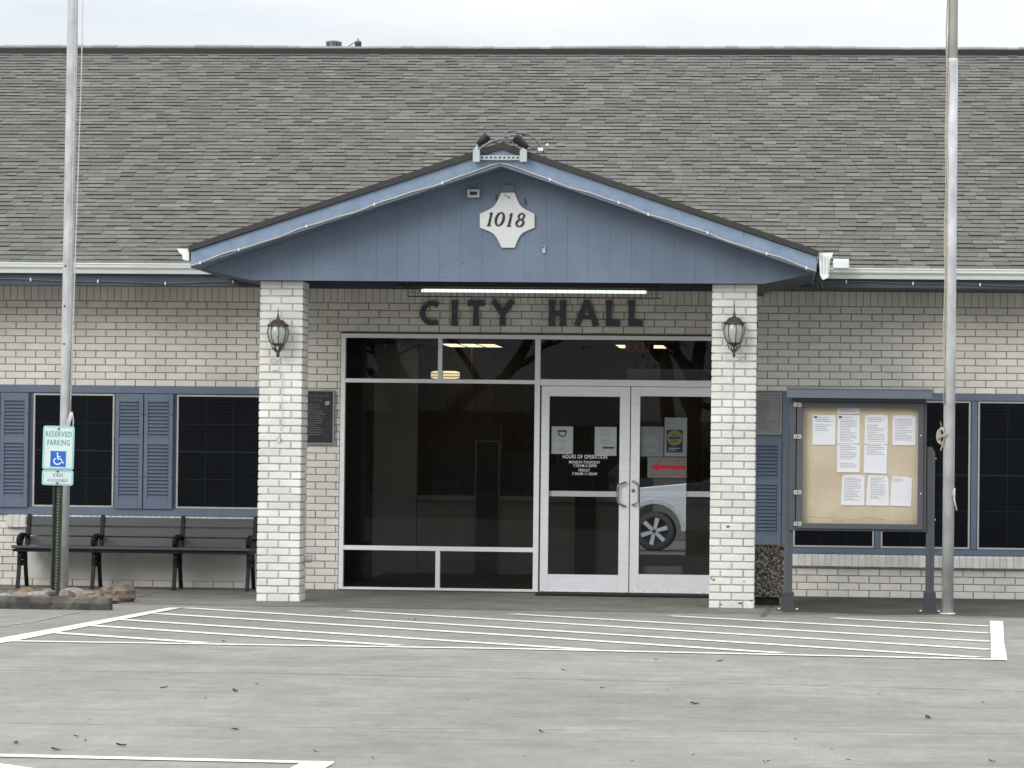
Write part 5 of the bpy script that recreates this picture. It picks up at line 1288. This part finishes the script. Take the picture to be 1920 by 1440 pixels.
b.box(a, a+t_*1.3, y0, y1, d, e); b.box(c-t_*1.1, c, y0, y1, d, e); b.box(a+t_*1.3, c-t_*1.1, y0, y1, d, d+t_*.6); b.box(a+t_*1.3, c-t_*1.1, y0, y1, e-t_*.5, e); b.box(a, c, y1-.0, y1+.012, d, e)
b.build('cabinet', M['board'], nb, bevel=.003)
ga, gc, gd, ge = rect(1505, 765, 1721, 982, NF-.02); da, dc, dd, de = rect(1493.5, 755, 1731, 992, NF-.02)
b = MB(); y0, y1 = NF-.026, NF-.001
b.box(da, ga, y0, y1, dd, de); b.box(gc, dc, y0, y1, dd, de); b.box(ga, gc, y0, y1, dd, gd); b.box(ga, gc, y0, y1, ge, de)
b.build('door_frame', M['board'], nb, bevel=.003)
b = MB(); b.box(ga-.03, gc+.03, NF+.055, NF+.07, gd-.03, ge+.03); ck = b.build('cork_backing', M['cork'], nb)
b = MB(); b.add([(ga,NF-.012,gd),(gc,NF-.012,gd),(gc,NF-.012,ge),(ga,NF-.012,ge)], [(0,1,2,3)]); b.build('glazing', M['glassthin'], nb)
CY_ = NF+.054
# damp tide mark along the foot of the backing
b = MB(); tp = []
for i in range(41): px = 1507+i*5.3; tp.append((X(px,975,CY_), Z(1610, 972-3*math.sin(i*.33)-1.5*math.sin(i*.9)+(i/41)*4, CY_)+random.uniform(-.003,.003)))
for p_, q_ in zip(tp[:-1], tp[1:]): b.ribbon([p_, q_], random.uniform(.002,.007), CY_-.0005, CY_+.0005)
b.build('tide_mark', mat('damp_stain', (.50,.41,.30), .9, var=.2, scale=30), ck)
for py in (758.5, 818.5, 923, 982):
    q = at(1495.5, py, NF-.03); b = MB(); b.prism(rrect(q.x-.036, q.x+.036, q.z-.020, q.z+.020, .010, 3), NF-.033, NF-.0262)
    b.m = 1; b.box(q.x-.003, q.x+.003, NF-.036, NF-.0332, q.z-.02, q.z+.02)
    for u in (-.02,.02): b.box(q.x+u-.004, q.x+u+.004, NF-.0345, NF-.0332, q.z-.004, q.z+.004)
    b.build('hinge', [M['hinge'], M['lamp']], nb)
for px, py in ((1727,817),(1726.5,926)):
    q = at(px, py, NF-.03); b = MB(); b.lathe([(.001,-.006),(.008,-.005),(.010,0)], (q.x, NF-.0262, q.z), 10, 'y'); b.build('keyhole', M['hinge'], nb)
for px, py in ((1754,860),(1753,975)):
    q = at(px, py, NY); b = MB(); b.lathe([(.008,0),(.008,.012),(.001,.013)], (X(1752,990,NY), NY-.01, q.z), 6, 'x'); b.build('bolt', M['hinge'], nb)
a, c, d, e = rect(1475.5, 732, 1748.5, 747, NF-.16)
b = MB(); b.box(a, c, NF-.16, NF-.135, d, e); b.hexa([(a,NF-.16,e),(c,NF-.16,e),(c,NF+.22,e+.02),(a,NF+.22,e+.02),(a,NF-.165,e+.014),(c,NF-.165,e+.014),(c,NF+.22,e+.034),(a,NF+.22,e+.034)])
b.box(a, c, NF-.134, NF+.2, e-.02, e-.004); b.box(a, a+.02, NF-.134, NF+.19, d, e-.021); b.box(c-.02, c, NF-.134, NF+.19, d, e-.021)
b.build('cap', M['boardcap'], nb, bevel=.003)
bx('cabinet_header', M['board'], nb, da-.05, dc+.02, NF-.02, NF+.12, de+.004, e-.022)
# the papers
NG = 'notices pinned inside the notice board'
def typed(v0, v1, n_, **k): return lambda o, a, c, d, e, Y: (textlines(o, a, c, d, e, Y, v0, v1, n_, **k), pins(o, a, c, d, e, Y))
def pins(o, a, c, d, e, Y):
    b = MB()
    for u in (.08, .92): b.lathe([(.001,-.006),(.004,-.005),(.004,0)], (a+(c-a)*u, Y-.001, e-.008), 6, 'y')
    b.build('pin', M['dark'], o)
def logo(v0, v1, n_, **k):
    def g(o, a, c, d, e, Y):
        textlines(o, a, c, d, e, Y, v0, v1, n_, **k); b = MB(); b.box(a+(c-a)*.06, a+(c-a)*.2, Y-.0025, Y-.0012, e-.030, e-.012); b.build('heading_mark', M['inkblue'], o); b = MB(); b.box(a+(c-a)*.24, a+(c-a)*.7, Y-.0025, Y-.0012, e-.024, e-.020); b.build('heading_line', M['ink'], o)
    return g
PS = CY_-.003
sheet('notice', 1523.5, 778, 1566.5, 834, PS, 'white notice with a small blue heading mark, leftmost of the upper row', NG, logo(.45,.88,7, gap=(2,)))
sheet('notice', 1570, 763.5, 1612, 776, PS+.0, 'narrow slip half tucked under the top frame of the notice board', NG, lambda o, a, c, d, e, Y: textlines(o, a, c, d, e, Y, .2, .8, 2))
sheet('notice', 1570, 778, 1612, 831, PS, 'notice with a dark heading mark, upper of the two joined sheets second from left', NG, logo(.05,.85,14))
sheet('notice', 1569.5, 831.2, 1612, 885.5, PS, 'dense typed sheet directly below the notice with the dark heading mark', NG, typed(.15,.95,13, gap=(8,9)))
sheet('notice', 1621, 777.5, 1664.5, 832, PS, 'typed sheet right of the joined pair, with a centred heading', NG, typed(.05,.92,14, gap=(3,)), shape=[(.0,0),(1,0),(1,1),(0.02,1)])
sheet('notice', 1619.5, 832.3, 1663.5, 888, PS, 'half-typed sheet hanging under the one with the centred heading, blank at its foot', NG, typed(.62,.97,6), shape=[(0,.02),(.98,0),(1,1),(.02,1)])
sheet('notice', 1673.5, 779, 1717, 835, PS, 'notice framed by a thin printed border, far right of the upper row', NG, typed(.15,.90,14, u0=.1, u1=.85))
sheet('notice', 1576.5, 890, 1621, 947.5, PS, 'curled typed sheet at the left of the lower row of three', NG, typed(.15,.92,14, u0=.15, u1=.85), shape=[(0,.0),(1,.0),(1,1),(.06,.98)])
sheet('notice', 1623.5, 891.5, 1667.5, 948, PS, 'typed sheet in the middle of the lower row of three', NG, typed(.22,.95,13, u0=.2, u1=.82), shape=[(0,.0),(1,.0),(.95,1),(.08,1)])
sheet('notice', 1668.5, 893, 1710, 949.5, PS, 'mostly blank tilted sheet at the right of the lower row of three', NG, typed(.80,.93,4, u0=.15, u1=.6), shape=[(0,.02),(.97,.0),(1,.97),(.10,1)])

# ================================================================== AGGREGATE BIN
a, c = X(1408,1070,-1.9), X(1470,1070,-1.9); z1 = Z(1440,1021,-1.9)
bn_ = thing('litter_bin', 'square exposed pebble aggregate bin between the pillar and the notice board', 'bin', ((a+c)/2, -1.7, 0))
b = MB(); b.box(a, c, -1.9, -1.9+(c-a), .075, z1-.0); b.build('body', M['aggregate'], bn_, bevel=.012)
b = MB(); b.box(a+.04, c-.04, -1.86, -1.94+(c-a), .0045, .075); b.build('base', mat('bin_base', (.05,.045,.04), .9, var=.3, scale=20), bn_)

# ================================================================== LEAVES
lf = [(482,1282.5),(385,1309.5),(618,1322),(441,1296),(1250,1293),(1302,1320),(1491,1386),(1740,1346),(1843,1317),(160,1389),(143,1381),(592,1410),(1437,1428),(1648,1302),(30,1393),(227,1398),(105,1406),(876,1312),(1230,1237),(1720,1238),(984,1418),(1058,1257),(307,1290),(220,1296),(168,1350),(1015,1372),(1300,1415),(1860,1428),(342,1207),(420,1203),(768,1161),(778,1162),(1185,1427),(1560,1405),(440,1368),(1350,1240),(700,1422),(1130,1290),(1590,1425)]
for i, (px, py) in enumerate(lf):
    p = G(px, py, .004); b = MB(); s_ = random.choice([.008,.010,.013,.018,.026]); an = random.uniform(0, PI); n_ = 7; V = []
    if i < 8: s_ *= 1.15
    ca, sa = math.cos(an), math.sin(an); up_ = random.uniform(.1, .5)
    for t in range(n_+1):
        u = (t/n_-.5)*2; w_ = math.sqrt(max(0, 1-u*u))*.5*random.uniform(.7,1.1); bend = up_*s_*max(0, u)**2
        for sg in (-1, 0, 1):
            xx, yy = u*s_, sg*w_*s_; V.append((p.x+xx*ca-yy*sa, p.y+xx*sa+yy*ca, .005+bend+random.uniform(0,.35)*s_*abs(sg)))
    b.add(V, [(t*3+j, (t+1)*3+j, (t+1)*3+j+1, t*3+j+1) for t in range(n_) for j in range(2)])
    o = b.build('dead_leaf', M['leaf'], None, (p.x, p.y, 0)); tag(o, 'small curled dead leaf lying on the concrete lot', 'leaf', 'dead leaves scattered over the parking lot')

# ================================================================== BEHIND THE CAMERA (seen only as reflections in the glass)
tk = thing('pickup_truck', 'white pickup truck reflected in the glass of the right door', 'truck', (2.4, -35.7, 0))
TX, TY, WR = .27, -34.75, .40
ty1 = TY-1.95
def truck():
    fx = TX-.95; b = MB()
    arch = lambda cx_, r_: [(cx_+r_*math.cos(math.radians(a)), .42+r_*math.sin(math.radians(a))) for a in range(180, -1, -15)]
    low = [(fx, .45)] + [(x_, max(.42, z_)) for x_, z_ in arch(TX, .56)] + [(x_, max(.42, z_)) for x_, z_ in arch(TX+3.7, .56)] + [(TX+5.0, .5), (TX+5.0, 1.40), (TX+3.0, 1.42), (TX+1.35, 1.46), (TX+.9, 1.42), (fx+.25, 1.26), (fx+.02, 1.05)]
    b.prism(low, ty1, TY); o = b.build('body', mat('truck_paint', (.78,.79,.80), .25, var=.02), tk, bevel=.02)
    b = MB()
    for cx_ in (TX, TX+3.7):
        b.ribbon([(cx_+.60*math.cos(math.radians(a)), .42+.60*math.sin(math.radians(a))) for a in range(0, 181, 12)], .09, TY-.05, TY+.02)
    b.build('fender_flare', mat('flare', (.72,.73,.74), .4), o)
    b = MB(); b.prism([(TX+.95,1.42),(TX+1.65,1.93),(TX+2.7,1.95),(TX+3.0,1.42)], ty1+.12, TY-.12); b.build('cab', mat('cab_paint', (.75,.76,.77), .3), tk, bevel=.03)
    b = MB(); b.prism([(TX+1.15,1.47),(TX+1.68,1.87),(TX+2.6,1.89),(TX+2.8,1.47)], TY-.125, TY-.112); b.build('side_window', M['black'], tk)
    for cx_ in (TX, TX+3.7):
        for yy, s_ in ((TY-.02, 1), (ty1+.02, -1)):
            b = MB(); b.lathe([(.30,0),(.385,.0),(.405,-.04*s_),(.405,-.2*s_),(.38,-.24*s_),(.30,-.24*s_)], (cx_, yy, .405), 32, 'y'); w_ = b.build('tyre', mat('tyre', (.075,.075,.075), .8), tk)
            b = MB(); b.lathe([(.30,-.0),(.285,.004*s_),(.27,-.06*s_),(.001,-.07*s_)], (cx_, yy, .405), 32, 'y')
            b.m = 1
            for k in range(6):
                a = 2*PI*k/6+.3; b.ribbon([(cx_+.03*math.cos(a), .405+.03*math.sin(a)), (cx_+.28*math.cos(a), .405+.28*math.sin(a))], [.07,.09], yy-.03*s_, yy-.0*s_)
            b.build('rim', [mat('rim_dark', (.04,.04,.045), .5), mat('rim_alloy', (.75,.75,.75), .4, metal=.2)], w_)
    b = MB(); b.box(fx-.08, fx+.1, ty1+.05, TY-.05, .42, .68); b.build('bumper', M['alu2'], tk, bevel=.03)
    b = MB(); b.box(fx-.01, fx+.15, TY-.30, TY+.005, .82, 1.0); b.build('headlight', M['lampglass'], tk, bevel=.02)
truck()
def tree(x_, y_, h, r_, seed, lab):
    rnd = random.Random(seed); t = thing('tree', lab, 'tree', (x_, y_, 0)); b = MB(); tips = []
    def limb(p, d, L_, r1, dep):
        pts = [p]; rs = [r1]; n_ = 6
        for i in range(n_):
            d = (d+Vector((rnd.gauss(0,.20), rnd.gauss(0,.20), rnd.gauss(.03,.10)))).normalized(); p = p+d*L_/n_; pts.append(p); rs.append(r1*(1-.45*(i+1)/n_))
            if dep < 4 and i >= 2 and rnd.random() < .6: limb(p, (d+Vector((rnd.gauss(0,.8), rnd.gauss(0,.8), rnd.gauss(.2,.3)))).normalized(), L_*rnd.uniform(.5,.8), rs[-1]*.62, dep+1)
        b.tube(pts, rs, 7)
        if dep >= 3: tips.append(p)
    b.tube([(x_,y_,0),(x_+.03,y_,.3),(x_+.05,y_,1.5)], [r_*1.4,r_*1.05,r_], 12)
    for k in range(4): limb(Vector((x_+.05,y_,1.45)), Vector((math.cos(k*1.6+seed), math.sin(k*1.6+seed), .9)).normalized(), h*.5, r_*.7, 1)
    b.build('trunk', mat('bark', (.05,.042,.035), .9, var=.3, scale=8, bump=.8, bscale=12), t)
    b = MB()
    for p in tips:
        for k in range(14):
            q = p+Vector((rnd.gauss(0,.35), rnd.gauss(0,.35), rnd.gauss(0,.28))); a = rnd.uniform(0,6.3); s_ = .05
            b.add([q, q+Vector((math.cos(a)*s_, math.sin(a)*s_, .01)), q+Vector((math.cos(a)*s_*1.2, math.sin(a)*s_*1.2, s_)), q+Vector((0,0,s_))], [(0,1,2,3)])
    b.build('crown', mat('tree_leaves', (.05,.07,.03), .7), t)
tree(1.3, -39.5, 7, .30, 3, 'gnarled dark oak reflected in the glass beyond the truck')
tree(-5.5, -44, 8, .28, 11, 'bare spreading tree beyond the lot, behind the viewpoint')
hs_ = thing('house', 'low brown house across the street, behind the viewpoint', 'house', (-3, -62, 0))
b = MB(); b.box(-14, 8, -70, -62, 0, 2.3); b.build('wall', mat('house_wall', (.22,.20,.17), .8, stretch=(6,1,.2)), hs_)
b = MB(); b.prismx([(-61.4,2.25),(-66,3.5),(-70.6,2.25)], -14.6, 8.6); b.build('roof', mat('house_roof', (.12,.115,.11), .9), hs_)
for xx in (-11, -5, 1.5):
    b = MB(); b.box(xx, xx+1.6, -62, -61.95, 1, 2.2); w_ = b.build('window', M['frame'], hs_); b = MB(); b.box(xx+.08, xx+1.52, -61.949, -61.94, 1.08, 2.12); b.build('pane', M['black'], w_)
b = MB(); b.box(-1.6, -.7, -61.995, -61.95, 0, 2.1); b.build('door', M['dark'], hs_)

for o in bpy.data.objects:
    if '_base' in o: del o['_base']
for m in bpy.data.materials:
    if '_ramp' in m: del m['_ramp']
